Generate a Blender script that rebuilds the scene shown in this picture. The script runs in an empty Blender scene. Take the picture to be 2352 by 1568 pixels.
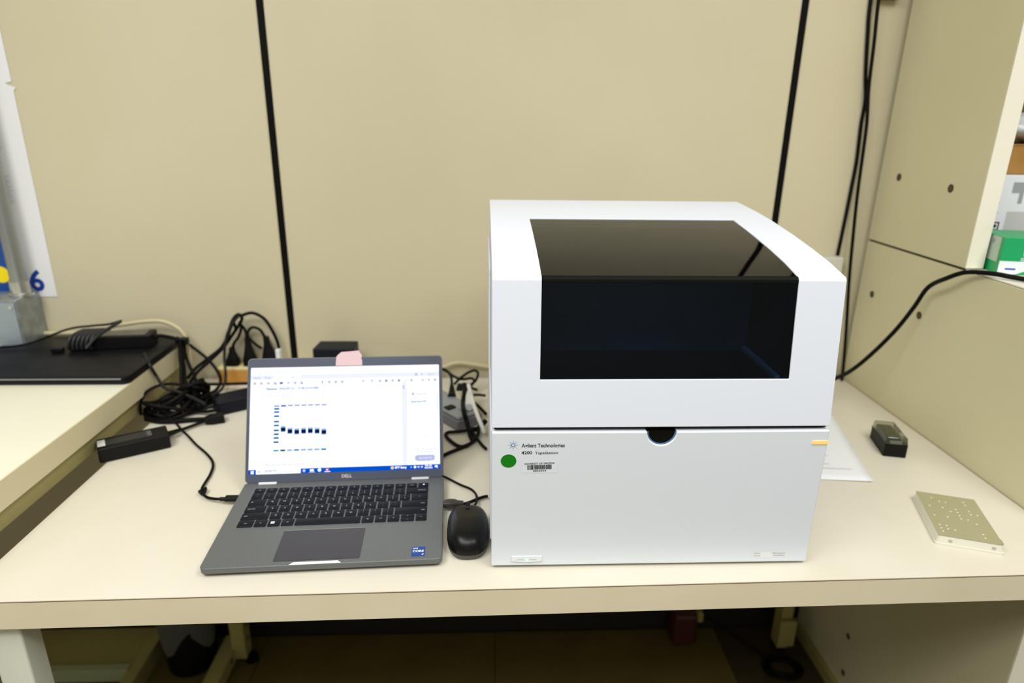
import bpy, math, random
from mathutils import Vector, Matrix
random.seed(7)
S = bpy.context.scene
COL = S.collection
T = 0.75                      # height of the desk top above the floor (m)

# ------------------------------------------------------------------ camera, world, lights, exposure
cam_d = bpy.data.cameras.new('camera')
cam = bpy.data.objects.new('camera', cam_d); COL.objects.link(cam)
cam_d.sensor_fit = 'HORIZONTAL'; cam_d.sensor_width = 36.0; cam_d.lens = 23.057
cam_d.clip_start = 0.05; cam_d.clip_end = 50
cx = Vector((0.999107, -0.040217, 0.012941))      # camera right
cy = Vector((0.000602, 0.319850, 0.947468))       # camera up
cz = Vector((-0.042243, -0.946614, 0.319588))     # camera back
cam.matrix_world = Matrix(((cx.x, cy.x, cz.x, 0.0), (cx.y, cy.y, cz.y, 0.0), (cx.z, cy.z, cz.z, T + 0.5817), (0, 0, 0, 1)))
cam_d.dof.use_dof = True; cam_d.dof.focus_distance = 0.845; cam_d.dof.aperture_fstop = 2.9
S.camera = cam

wd = bpy.data.worlds.new('room_light'); S.world = wd; wd.use_nodes = True
bg = wd.node_tree.nodes['Background']; bg.inputs[0].default_value = (1.0, 0.985, 0.95, 1); bg.inputs[1].default_value = 0.37

def area(name, loc, sx, sy, power, col, rot=(0, 0, 0)):
    l = bpy.data.lights.new(name, 'AREA'); l.shape = 'RECTANGLE'; l.size = sx; l.size_y = sy
    l.energy = power; l.color = col
    o = bpy.data.objects.new(name, l); COL.objects.link(o); o.location = loc; o.rotation_euler = rot
    return o
# fluorescent ceiling fixtures of the room, above and behind the photographer
area('ceiling_lamp', (-1.0, -0.15, 2.68), 0.6, 1.2, 28, (1.0, 0.985, 0.95))
area('ceiling_lamp', (1.0, -0.15, 2.68), 0.6, 1.2, 27, (1.0, 0.985, 0.95))
area('ceiling_lamp', (-0.2, -0.75, 2.68), 1.2, 0.6, 27, (1.0, 0.985, 0.95))

S.view_settings.view_transform = 'Standard'; S.view_settings.look = 'None'
S.view_settings.gamma = 1.0; S.view_settings.use_curve_mapping = False
S.view_settings.exposure = 0.13

# ------------------------------------------------------------------ materials
def lin(c):
    return tuple((v / 12.92 if v <= 0.04045 else ((v + 0.055) / 1.055) ** 2.4) for v in c)
def rgb(r, g, b):
    return lin((r / 255, g / 255, b / 255))
MATS = {}
def mat(name, col, rough=0.5, metal=0.0, noise=None, bump=None, emit=None, spec=None, coat=None, alpha=None):
    """noise = (scale, second colour, lo, hi); bump = (scale, strength)"""
    if name in MATS: return MATS[name]
    m = bpy.data.materials.new(name); m.use_nodes = True
    nt = m.node_tree; b = nt.nodes['Principled BSDF']
    b.inputs['Base Color'].default_value = (*col, 1); b.inputs['Roughness'].default_value = rough
    b.inputs['Metallic'].default_value = metal
    if spec is not None: b.inputs['Specular IOR Level'].default_value = spec
    if coat: b.inputs['Coat Weight'].default_value = coat; b.inputs['Coat Roughness'].default_value = 0.1
    if emit:
        b.inputs['Emission Color'].default_value = (*emit[0], 1); b.inputs['Emission Strength'].default_value = emit[1]
    tc = None
    if noise or bump:
        tc = nt.nodes.new('ShaderNodeTexCoord')
    if noise:
        n = nt.nodes.new('ShaderNodeTexNoise'); n.inputs['Scale'].default_value = noise[0]; n.inputs['Detail'].default_value = 5
        nt.links.new(tc.outputs['Object'], n.inputs['Vector'])
        r = nt.nodes.new('ShaderNodeMapRange'); r.inputs[1].default_value = noise[2]; r.inputs[2].default_value = noise[3]
        nt.links.new(n.outputs['Fac'], r.inputs[0])
        x = nt.nodes.new('ShaderNodeMix'); x.data_type = 'RGBA'
        x.inputs[6].default_value = (*col, 1); x.inputs[7].default_value = (*noise[1], 1)
        nt.links.new(r.outputs[0], x.inputs[0]); nt.links.new(x.outputs[2], b.inputs['Base Color'])
    if bump:
        n2 = nt.nodes.new('ShaderNodeTexNoise'); n2.inputs['Scale'].default_value = bump[0]; n2.inputs['Detail'].default_value = 3
        nt.links.new(tc.outputs['Object'], n2.inputs['Vector'])
        bp = nt.nodes.new('ShaderNodeBump'); bp.inputs['Strength'].default_value = bump[1]; bp.inputs['Distance'].default_value = 0.002
        nt.links.new(n2.outputs['Fac'], bp.inputs['Height']); nt.links.new(bp.outputs[0], b.inputs['Normal'])
    MATS[name] = m
    return m
def screen_mat(name, col, k=0.80):
    if name in MATS: return MATS[name]
    m = bpy.data.materials.new(name); m.use_nodes = True; nt = m.node_tree
    nt.nodes.remove(nt.nodes['Principled BSDF'])
    e = nt.nodes.new('ShaderNodeEmission'); e.inputs[0].default_value = (*col, 1); e.inputs[1].default_value = k
    nt.links.new(e.outputs[0], nt.nodes['Material Output'].inputs[0])
    MATS[name] = m
    return m
def tinted_glass(name, tint, rough=0.02, ior=1.5):
    m = bpy.data.materials.new(name); m.use_nodes = True; nt = m.node_tree
    nt.nodes.remove(nt.nodes['Principled BSDF'])
    t = nt.nodes.new('ShaderNodeBsdfTransparent'); t.inputs[0].default_value = (*tint, 1)
    g = nt.nodes.new('ShaderNodeBsdfGlossy'); g.inputs['Roughness'].default_value = rough; g.inputs[0].default_value = (1, 1, 1, 1)
    f = nt.nodes.new('ShaderNodeFresnel'); f.inputs[0].default_value = ior
    mx = nt.nodes.new('ShaderNodeMixShader')
    nt.links.new(f.outputs[0], mx.inputs[0]); nt.links.new(t.outputs[0], mx.inputs[1]); nt.links.new(g.outputs[0], mx.inputs[2])
    nt.links.new(mx.outputs[0], nt.nodes['Material Output'].inputs[0])
    MATS[name] = m
    return m

M_wall = mat('wall_laminate', (0.60, 0.55, 0.385), 0.55, noise=(2.2, (0.57, 0.515, 0.35), 0.35, 0.65), spec=0.25)
M_panel = mat('cabinet_laminate', (0.66, 0.62, 0.41), 0.5, noise=(3, (0.63, 0.59, 0.38), 0.35, 0.65), spec=0.25)
M_panel_edge = mat('cabinet_edge', (0.82, 0.79, 0.66), 0.45)
M_desk = mat('desk_laminate', (0.675, 0.64, 0.535), 0.42, noise=(6, (0.645, 0.605, 0.49), 0.35, 0.7), spec=0.3)
M_band = mat('desk_edge_band', (0.74, 0.67, 0.49), 0.5, noise=(9, (0.70, 0.63, 0.45), 0.35, 0.7), spec=0.3)
M_core = mat('chipboard_core', (0.16, 0.09, 0.04), 0.8)
M_bench = mat('bench_laminate', (0.78, 0.77, 0.62), 0.38, noise=(4, (0.75, 0.73, 0.57), 0.35, 0.7), spec=0.3)
M_bench_edge = mat('bench_edge', (0.70, 0.63, 0.42), 0.5)
M_bench_dark = mat('bench_apron', (0.42, 0.37, 0.16), 0.6)
M_black_trim = mat('black_trim', (0.003, 0.003, 0.002), 0.6, spec=0.1)
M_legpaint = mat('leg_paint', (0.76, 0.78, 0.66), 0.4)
M_steel_shaded = mat('shaded_steel', (0.34, 0.30, 0.10), 0.45)  # cream steel with the olive under-desk shade mixed into its colour
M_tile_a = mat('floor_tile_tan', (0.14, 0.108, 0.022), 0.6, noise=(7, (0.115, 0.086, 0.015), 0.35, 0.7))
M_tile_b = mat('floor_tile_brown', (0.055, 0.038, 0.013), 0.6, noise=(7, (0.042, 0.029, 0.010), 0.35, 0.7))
M_grout = mat('floor_joint', (0.05, 0.04, 0.02), 0.9)
M_hole = mat('dark_hole', (0.05, 0.045, 0.02), 0.9)
M_cable = mat('black_cable', (0.0025, 0.0025, 0.002), 0.5, spec=0.12)
M_cable_grey = mat('worn_cable', (0.012, 0.013, 0.014), 0.5, spec=0.3)
M_cream_cable = mat('cream_cable', (0.55, 0.49, 0.30), 0.5)
M_white_cable = mat('white_cable', (0.72, 0.72, 0.66), 0.45)
M_blackplastic = mat('black_plastic', (0.0035, 0.0035, 0.004), 0.42, spec=0.2)
M_blackplastic2 = mat('dark_plastic', (0.005, 0.006, 0.012), 0.45, spec=0.2)
M_white_plastic = mat('white_plastic', (0.80, 0.82, 0.80), 0.45)
M_inst = mat('instrument_shell', (0.705, 0.745, 0.83), 0.42, spec=0.35)
M_inst_door = mat('instrument_door', (0.70, 0.75, 0.80), 0.45, spec=0.35)
M_label = mat('label_white', (0.715, 0.765, 0.81), 0.4)
M_print = mat('black_print', (0.02, 0.02, 0.03), 0.6)
M_print_grey = mat('grey_print', (0.33, 0.35, 0.38), 0.6)
M_print_lt = mat('pale_print', (0.55, 0.55, 0.57), 0.6)

# ------------------------------------------------------------------ mesh helpers
class MB:
    def __init__(s): s.v = []; s.f = []; s.m = []
    def add(s, vs, fs, mi=0):
        k = len(s.v); s.v += [tuple(v) for v in vs]
        for f in fs: s.f.append(tuple(i + k for i in f)); s.m.append(mi)
        return s
    def box(s, x0, x1, y0, y1, z0, z1, mi=0, M=None):
        vs = [Vector((x, y, z)) for z in (z0, z1) for y in (y0, y1) for x in (x0, x1)]
        if M: vs = [M @ v for v in vs]
        return s.add(vs, [(0, 2, 3, 1), (4, 5, 7, 6), (0, 1, 5, 4), (2, 6, 7, 3), (0, 4, 6, 2), (1, 3, 7, 5)], mi)
    def prism(s, poly, z0, z1, mi=0, M=None):
        """poly: list of (x,y) counter-clockwise; extruded along z"""
        n = len(poly)
        vs = [Vector((p[0], p[1], z0)) for p in poly] + [Vector((p[0], p[1], z1)) for p in poly]
        if M: vs = [M @ v for v in vs]
        fs = [tuple(range(n - 1, -1, -1)), tuple(range(n, 2 * n))] + [(i, (i + 1) % n, n + (i + 1) % n, n + i) for i in range(n)]
        return s.add(vs, fs, mi)
    def loft(s, rings, mi=0, cap=True, closed=True):
        n = len(rings[0]); k = []
        vs = [v for r in rings for v in r]; fs = []
        for a in range(len(rings) - 1):
            for i in range(n if closed else n - 1):
                j = (i + 1) % n
                fs.append((a * n + i, a * n + j, (a + 1) * n + j, (a + 1) * n + i))
        if cap:
            fs.append(tuple(range(n - 1, -1, -1))); o = (len(rings) - 1) * n; fs.append(tuple(range(o, o + n)))
        return s.add(vs, fs, mi)
    def tube(s, pts, r, seg=10, sub=5, mi=0, closed=False, taper=None):
        P = smooth(pts, sub, closed); n = len(P)
        rings = []; N = None
        for i, p in enumerate(P):
            if closed: t = (P[(i + 1) % n] - P[i - 1]).normalized()
            else: t = (P[min(i + 1, n - 1)] - P[max(i - 1, 0)]).normalized()
            if N is None:
                N = t.cross(Vector((0, 0, 1)))
                if N.length < 1e-3: N = t.cross(Vector((1, 0, 0)))
                N.normalize()
            else:
                N = (N - t * N.dot(t)); N = N.normalized() if N.length > 1e-6 else t.orthogonal().normalized()
            B = t.cross(N)
            rr = r if taper is None else r * (taper[0] + (taper[1] - taper[0]) * i / (n - 1))
            rings.append([p + N * (rr * math.cos(2 * math.pi * k / seg)) + B * (rr * math.sin(2 * math.pi * k / seg)) for k in range(seg)])
        if closed: rings.append(rings[0])
        return s.loft(rings, mi, cap=not closed)
    def disc(s, c, r, M, n=24, mi=0, ry=None):
        vs = [M @ Vector((c[0] + r * math.cos(2 * math.pi * i / n), c[1] + (ry or r) * math.sin(2 * math.pi * i / n), 0)) for i in range(n)]
        return s.add(vs, [tuple(range(n))], mi)
    def rect(s, x0, x1, y0, y1, M, mi=0, rad=0.0, z=0.0):
        if rad <= 0: pl = [(x0, y0), (x1, y0), (x1, y1), (x0, y1)]
        else: pl = rrect(x0, x1, y0, y1, rad)
        return s.add([M @ Vector((a, b, z)) for a, b in pl], [tuple(range(len(pl)))], mi)
    def text(s, body, x, y, h, M, mi=0, width=None, bold=0.0, align='L', z=0.0):
        vs, fs, w = text_mesh(body, bold)
        kx = ky = h / 0.7
        if width: kx = width / max(w, 1e-6)
        ox = x - (w * kx / 2 if align == 'C' else (w * kx if align == 'R' else 0))
        return s.add([M @ Vector((ox + a * kx, y + b * ky, z)) for a, b in vs], fs, mi)
    def build(s, name, mats, parent=None, bevel=0.0, seg=2, sharp=40, loc=None, angle=30):
        me = bpy.data.meshes.new(name); me.from_pydata(s.v, [], s.f)
        if not isinstance(mats, (list, tuple)): mats = [mats]
        for m in mats: me.materials.append(m)
        for p, i in zip(me.polygons, s.m): p.material_index = i; p.use_smooth = True
        me.update()
        if sharp is not None: me.set_sharp_from_angle(angle=math.radians(sharp))
        o = bpy.data.objects.new(name, me); COL.objects.link(o)
        if parent is not None: o.parent = parent
        if loc is not None:
            me.transform(Matrix.Translation(-Vector(loc))); o.location = loc
        if bevel > 0:
            b = o.modifiers.new('bevel', 'BEVEL'); b.width = bevel; b.segments = seg; b.limit_method = 'ANGLE'; b.angle_limit = math.radians(angle)
            b.harden_normals = True
        return o

def rrect(x0, x1, y0, y1, r, n=5):
    pts = []
    for (ccx, ccy, a0) in ((x1 - r, y0 + r, -90), (x1 - r, y1 - r, 0), (x0 + r, y1 - r, 90), (x0 + r, y0 + r, 180)):
        for i in range(n + 1):
            a = math.radians(a0 + 90 * i / n); pts.append((ccx + r * math.cos(a), ccy + r * math.sin(a)))
    return pts
def smooth(pts, sub=5, closed=False):
    P = [Vector(p) for p in pts]
    if len(P) < 3 or sub <= 1: return P
    out = []; n = len(P)
    for i in range(n if closed else n - 1):
        if closed: a, b, c, d = P[i - 1], P[i], P[(i + 1) % n], P[(i + 2) % n]
        else: a, b, c, d = P[max(i - 1, 0)], P[i], P[i + 1], P[min(i + 2, n - 1)]
        for k in range(sub):
            t = k / sub
            out.append(0.5 * ((2 * b) + (c - a) * t + (2 * a - 5 * b + 4 * c - d) * t * t + (3 * b - a - 3 * c + d) * t ** 3))
    if not closed: out.append(P[-1])
    return out
_fc = {}
_tc = bpy.data.curves.new('lettering_source', 'FONT'); _to = bpy.data.objects.new('lettering_source', _tc); COL.objects.link(_to)
_tc.resolution_u = 3
def text_mesh(body, bold=0.0):
    k = (body, bold)
    if k not in _fc:
        _tc.body = body; _tc.size = 1.0; _tc.offset = bold
        bpy.context.view_layer.update()
        dg = bpy.context.evaluated_depsgraph_get()
        me = _to.evaluated_get(dg).to_mesh()
        vs = [(v.co.x, v.co.y) for v in me.vertices]; fs = [tuple(p.vertices) for p in me.polygons]
        _to.evaluated_get(dg).to_mesh_clear()
        if vs:
            mn = min(v[0] for v in vs); w = max(v[0] for v in vs) - mn; vs = [(a - mn, b) for a, b in vs]
        else: w = 0.0
        _fc[k] = (vs, fs, w)
    return _fc[k]
def tag(o, label=None, cat=None, group=None, kind=None):
    if label: o['label'] = label
    if cat: o['category'] = cat
    if group: o['group'] = group
    if kind: o['kind'] = kind
    return o
def thing(name, label, cat, loc, rotz=0.0, group=None):
    o = bpy.data.objects.new(name, None); COL.objects.link(o)
    o.empty_display_size = 0.05; o.location = loc; o.rotation_euler = (0, 0, rotz)
    return tag(o, label, cat, group)
def struct(o): return tag(o, kind='structure')
def up(pts): return [(p[0], p[1], p[2] + T) for p in pts]
def rel(pts, o): return [(p[0] - o[0], p[1] - o[1], p[2] + T - o[2]) for p in pts]
def cable(name, pts, r, label, m=None, cat='cable', group=None, seg=10, sub=6):
    P = up(pts); b = MB().tube(P, r, seg, sub)
    group = group or {'power_cable': 'loose cables lying about the desk', 'hanging_cable': 'cables hanging at the wall corner', 'wall_cable': 'cream cables along the wall', 'cable_coil': 'coiled cables in the heap', 'floor_cable': 'cables on the floor'}.get(name)
    lo = (sum(p[0] for p in P) / len(P), sum(p[1] for p in P) / len(P), min(p[2] for p in P) - r)
    return tag(b.build(name, m or M_cable, loc=lo, sharp=60), label, cat, group)
FRONT = lambda y: Matrix(((1, 0, 0, 0), (0, 0, -1, y), (0, 1, 0, 0), (0, 0, 0, 1)))   # drawing plane facing the viewer: x -> x, y -> z

# routes of the cables (metres, heights above the desk top)
PATH = {
    'charger_mains': [(-0.595, 1.13, 0.016), (-0.589, 1.147, 0.013), (-0.583, 1.17, 0.008), (-0.573, 1.189, 0.006), (-0.56, 1.202, 0.007), (-0.551, 1.21, 0.008)],
    'charger_dc': [(-0.631, 1.212, 0.02), (-0.599, 1.177, 0.022), (-0.574, 1.149, 0.018), (-0.562, 1.146, 0.006), (-0.534, 1.114, 0.004), (-0.505, 1.083, 0.004), (-0.483, 1.055, 0.004), (-0.472, 1.032, 0.004), (-0.466, 1.004, 0.004), (-0.464, 0.978, 0.004), (-0.461, 0.958, 0.005), (-0.454, 0.943, 0.006), (-0.442, 0.929, 0.007), (-0.427, 0.922, 0.008), (-0.413, 0.918, 0.01)],
    'charger_plug': [(-0.412, 0.918, 0.01), (-0.401, 0.917, 0.01), (-0.387, 0.918, 0.011)],
    'mains_conn': [(-0.552, 1.208, 0.008), (-0.523, 1.222, 0.01)],
    'k2': [(-0.677, 1.222, 0.006), (-0.646, 1.211, 0.006), (-0.616, 1.211, 0.006), (-0.585, 1.217, 0.006), (-0.553, 1.218, 0.007)],
    'k3': [(-0.631, 1.229, 0.006), (-0.613, 1.244, 0.006), (-0.59, 1.252, 0.007), (-0.566, 1.247, 0.01), (-0.547, 1.249, 0.012)],
    'k4': [(-0.623, 1.341, 0.03), (-0.604, 1.36, 0.024), (-0.58, 1.37, 0.02), (-0.548, 1.372, 0.02), (-0.523, 1.374, 0.02)],
    'k5': [(-0.709, 1.319, 0.11), (-0.681, 1.279, 0.1), (-0.676, 1.289, 0.07), (-0.653, 1.267, 0.055), (-0.627, 1.26, 0.05), (-0.589, 1.24, 0.045), (-0.554, 1.217, 0.04)],
    'k6a': [(-0.667, 1.4, 0.11), (-0.666, 1.39, 0.087), (-0.658, 1.37, 0.063), (-0.65, 1.35, 0.043), (-0.64, 1.33, 0.023)],
    'k6b': [(-0.666, 1.41, 0.106), (-0.664, 1.4, 0.081), (-0.652, 1.385, 0.06), (-0.638, 1.37, 0.041), (-0.626, 1.35, 0.026)],
    'k6c': [(-0.665, 1.39, 0.115), (-0.666, 1.38, 0.088), (-0.658, 1.36, 0.065), (-0.652, 1.34, 0.043), (-0.643, 1.32, 0.025)],
    'k7': [(-0.687, 1.42, 0.112), (-0.67, 1.42, 0.103), (-0.648, 1.42, 0.083), (-0.62, 1.41, 0.063), (-0.6, 1.4, 0.041), (-0.586, 1.38, 0.025), (-0.57, 1.316, 0.03), (-0.573, 1.279, 0.034), (-0.577, 1.254, 0.036)],
    'k8a': [(-0.652, 1.37, 0.035), (-0.645, 1.4, 0.047), (-0.626, 1.425, 0.061), (-0.6, 1.435, 0.081), (-0.582, 1.435, 0.107), (-0.567, 1.43, 0.136), (-0.551, 1.43, 0.158), (-0.541, 1.43, 0.161), (-0.518, 1.432, 0.166), (-0.495, 1.435, 0.152), (-0.481, 1.437, 0.125), (-0.472, 1.437, 0.099), (-0.469, 1.437, 0.079)],
    'k8b': [(-0.645, 1.37, 0.028), (-0.637, 1.39, 0.043), (-0.615, 1.415, 0.063), (-0.587, 1.425, 0.089), (-0.567, 1.425, 0.115), (-0.551, 1.425, 0.136), (-0.538, 1.42, 0.156), (-0.544, 1.42, 0.166), (-0.556, 1.42, 0.157), (-0.565, 1.42, 0.14), (-0.572, 1.42, 0.122)],
    'k9': [(-0.541, 1.41, 0.165), (-0.557, 1.41, 0.147), (-0.569, 1.405, 0.124), (-0.575, 1.4, 0.098), (-0.578, 1.395, 0.069), (-0.573, 1.38, 0.047), (-0.572, 1.37, 0.028), (-0.56, 1.318, 0.03), (-0.558, 1.286, 0.034), (-0.562, 1.27, 0.036)],
    'k10': [(-0.573, 1.437, 0.083), (-0.568, 1.437, 0.094), (-0.558, 1.435, 0.106), (-0.55, 1.432, 0.121), (-0.545, 1.43, 0.136), (-0.549, 1.43, 0.147)],
    'k11': [(-0.499, 1.437, 0.109), (-0.505, 1.437, 0.122), (-0.513, 1.436, 0.129), (-0.524, 1.435, 0.131), (-0.532, 1.432, 0.123), (-0.532, 1.428, 0.113), (-0.524, 1.425, 0.102), (-0.512, 1.424, 0.091), (-0.503, 1.424, 0.084)],
    'k12': [(-0.539, 1.437, 0.105), (-0.539, 1.436, 0.12), (-0.542, 1.432, 0.132), (-0.546, 1.428, 0.14)],
    'plugs': [(-0.577, 1.437, 0.043), (-0.575, 1.437, 0.083), (-0.537, 1.437, 0.043), (-0.538, 1.437, 0.106), (-0.492, 1.437, 0.054), (-0.499, 1.437, 0.109), (-0.47, 1.437, 0.057), (-0.469, 1.437, 0.079)],
    'r1': [(-0.109, 1.445, 0.016), (-0.097, 1.447, 0.028), (-0.08, 1.449, 0.036), (-0.059, 1.449, 0.04), (-0.028, 1.449, 0.036), (0.012, 1.449, 0.029)],
    'r2': [(-0.1, 1.38, 0.053), (-0.086, 1.37, 0.052), (-0.072, 1.36, 0.044), (-0.058, 1.35, 0.04), (-0.045, 1.35, 0.038), (-0.029, 1.35, 0.04), (-0.022, 1.35, 0.034), (-0.028, 1.35, 0.026)],
    'r3': [(-0.066, 1.33, 0.034), (-0.052, 1.34, 0.045), (-0.037, 1.36, 0.049), (-0.022, 1.37, 0.051), (-0.014, 1.37, 0.044), (-0.018, 1.36, 0.033), (-0.025, 1.35, 0.028), (-0.031, 1.33, 0.027)],
    'r4': [(-0.097, 1.36, 0.06), (-0.083, 1.35, 0.057), (-0.074, 1.33, 0.057), (-0.07, 1.31, 0.053), (-0.069, 1.29, 0.048)],
    'r4plug': [(-0.069, 1.29, 0.049), (-0.068, 1.28, 0.039), (-0.068, 1.27, 0.032)],
    'r5': [(-0.042, 1.28, 0.044), (-0.041, 1.25, 0.038), (-0.043, 1.22, 0.029), (-0.04, 1.175, 0.029), (-0.034, 1.165, 0.012), (-0.027, 1.14, 0.006), (-0.022, 1.12, 0.005)],
    'r6': [(-0.08, 1.058, 0.004), (-0.066, 1.074, 0.004), (-0.046, 1.091, 0.004), (-0.028, 1.104, 0.006), (-0.015, 1.128, 0.008), (-0.011, 1.15, 0.012), (-0.019, 1.163, 0.012), (-0.038, 1.166, 0.008), (-0.058, 1.178, 0.006), (-0.07, 1.165, 0.005), (-0.075, 1.146, 0.004), (-0.066, 1.126, 0.004), (-0.053, 1.106, 0.004), (-0.041, 1.097, 0.005), (-0.027, 1.108, 0.005)],
    'r7': [(-0.029, 1.16, 0.012), (-0.022, 1.143, 0.01), (-0.014, 1.123, 0.008), (-0.004, 1.1, 0.006), (0.011, 1.069, 0.006)],
    'r8': [(-0.034, 1.31, 0.041), (-0.029, 1.28, 0.034), (-0.022, 1.24, 0.025), (-0.013, 1.2, 0.016), (-0.005, 1.17, 0.011), (-0.001, 1.14, 0.015)],
    'r9': [(-0.021, 1.27, 0.017), (-0.013, 1.26, 0.014), (-0.002, 1.24, 0.011), (0.008, 1.2, 0.016)],
    'r10': [(-0.027, 1.3, 0.021), (-0.013, 1.3, 0.022), (0.009, 1.3, 0.02)],
    'r11': [(-0.059, 1.33, 0.03), (-0.048, 1.33, 0.026), (-0.031, 1.33, 0.026), (-0.015, 1.33, 0.02)],
    'r12': [(-0.061, 1.29, 0.033), (-0.048, 1.28, 0.034), (-0.037, 1.28, 0.037)],
    'gs': [(-0.042, 1.155, 0.03), (-0.083, 1.188, 0.03), (-0.004, 1.183, 0.03), (-0.087, 1.285, 0.03), (-0.043, 1.285, 0.03), (-0.044, 1.18, 0.0), (-0.076, 1.2, 0.032), (-0.03, 1.228, 0.035)],
    'mouse_cord': [(-0.077, 0.998, 0.004), (-0.061, 0.984, 0.004), (-0.04, 0.964, 0.004), (-0.023, 0.949, 0.005), (-0.015, 0.934, 0.006), (-0.012, 0.918, 0.007), (-0.013, 0.898, 0.01), (-0.018, 0.879, 0.014)],
    'usb': [(-0.064, 0.894, 0.012), (-0.051, 0.898, 0.011), (-0.033, 0.898, 0.009)],
    'usb_cord': [(-0.033, 0.898, 0.009), (-0.024, 0.905, 0.007), (-0.013, 0.915, 0.006), (-0.002, 0.922, 0.006), (0.01, 0.926, 0.006)],
    'tb_coil': [(-0.874, 1.36, 0.122), (-0.925, 1.367, 0.11), (-0.833, 1.381, 0.13)],
    'tb_tail': [(-0.829, 1.313, 0.12), (-0.827, 1.352, 0.125), (-0.791, 1.343, 0.15), (-0.76, 1.34, 0.17)],
    'tb_cable': [(-1.068, 1.417, 0.11), (-1.037, 1.442, 0.112), (-0.98, 1.43, 0.12), (-0.915, 1.405, 0.135), (-0.858, 1.389, 0.145), (-0.814, 1.379, 0.155), (-0.763, 1.346, 0.17)],
    'coil_c': [(-0.656, 1.24, 0.03), (-0.61, 1.267, 0.04), (-0.686, 1.226, 0.03), (-0.6, 1.232, 0.06), (-0.719, 1.339, 0.03)],
    'tcable': [(-0.737, 1.381, 0.13), (-0.72, 1.393, 0.128), (-0.698, 1.393, 0.12), (-0.667, 1.369, 0.12), (-0.655, 1.39, 0.115)],
    'int': [(0.378, 0.886, 0.274), (0.378, 0.756, 0.276), (0.261, 0.95, 0.252)],
    'p12': [(-0.627, 0.774, -0.109), (-0.627, 0.74, -0.078)],
    'knot': [(-0.456, 0.949, 0.006)],
}

# ------------------------------------------------------------------ the room
WY = 1.462                    # face of the back wall
b = MB().box(-3.2, 3.2, -2.6, WY + 0.1, -0.06, -0.006); floor = struct(b.build('floor', M_grout))
tile_me = {}
for i in range(10):
    for j in range(7):
        x0 = 0.637 - 0.61 * 6 + 0.61 * i; y1 = WY - 0.01 - 0.61 * j
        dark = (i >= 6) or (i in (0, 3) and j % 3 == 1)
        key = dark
        if key not in tile_me:
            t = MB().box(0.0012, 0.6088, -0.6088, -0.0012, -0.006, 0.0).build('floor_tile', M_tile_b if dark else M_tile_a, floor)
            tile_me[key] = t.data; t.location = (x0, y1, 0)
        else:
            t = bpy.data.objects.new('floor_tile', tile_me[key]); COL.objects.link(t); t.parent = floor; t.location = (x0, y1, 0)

wall = struct(MB().box(-3.2, 3.2, WY + 0.006, WY + 0.1, 0, 2.75).build('wall_back', M_black_trim))
PX = [-2.9, -1.66, -0.4435, 0.6545, 1.75, 3.1]
for a, c in zip(PX, PX[1:]):
    MB().box(a + 0.0062, c - 0.0062, WY, WY + 0.02, 0.11, 2.75).build('wall_panel', M_wall, wall, bevel=0.001)
for n, xx in ((1, -0.4435), (2, 0.6545)):
    o = MB().prism([(xx - 0.0075, WY - 0.0), (xx - 0.0068, WY - 0.0022), (xx + 0.0068, WY - 0.0022), (xx + 0.0075, WY - 0.0)], 0.11, 2.75).build('trim_%d' % n, M_black_trim)
    struct(o)
struct(MB().box(-3.2, 3.2, WY - 0.008, WY + 0.0, 0.0, 0.105).build('baseboard_back', mat('black_baseboard', (0.008, 0.008, 0.007), 0.6), bevel=0.002))
struct(MB().box(-3.2, 3.2, -2.7, -2.6, 0, 2.75).build('wall_front', mat('far_wall', (0.66, 0.65, 0.61), 0.7)))
struct(MB().box(-3.3, -3.2, -2.6, WY, 0, 2.75).build('wall_left', MATS['far_wall']))
struct(MB().box(3.2, 3.3, -2.6, WY, 0, 2.75).build('wall_right', MATS['far_wall']))

# ------------------------------------------------------------------ desk
desk = thing('desk', 'long cream laminate desk carrying the open laptop and the white instrument', 'desk', (0.1, 1.08, 0))
def dloc(x, y, z): return Vector((x - 0.1, y - 1.08, z))
yf = lambda x: 0.711 + 0.0150 * (x - 0.03)
XL, XR, YB = -0.6657, 0.8655, 1.452
def slab(z0, z1, inset, name, m, bev):
    q = [(XL, yf(XL) + inset), (XR, yf(XR) + inset), (XR, YB), (XL, YB)]
    return MB().prism([(x - 0.1, y - 1.08) for x, y in q], T + z0, T + z1).build(name, m, desk, bevel=bev)
slab(-0.0012, 0.0, 0.0, 'laminate_top', M_desk, 0.0)
slab(-0.0430, -0.0022, 0.003, 'desk_board', M_core, 0.0)
slab(-0.0021, -0.0011, -0.00015, 'glue_line', M_core, 0.0)
fr = MB(); q = [(XL, yf(XL)), (XR, yf(XR)), (XR, yf(XR) + 0.003), (XL, yf(XL) + 0.003)]
fr.prism([(x - 0.1, y - 1.08) for x, y in q], T - 0.0432, T - 0.0019); fr.build('edge_band', M_band, desk, bevel=0.0006)
eb = MB(); eb.box(XL - 0.0005 - 0.1, XL + 0.002 - 0.1, yf(XL) - 1.08, YB - 1.08, T - 0.0432, T - 0.0019); eb.build('edge_band', M_band, desk)
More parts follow.
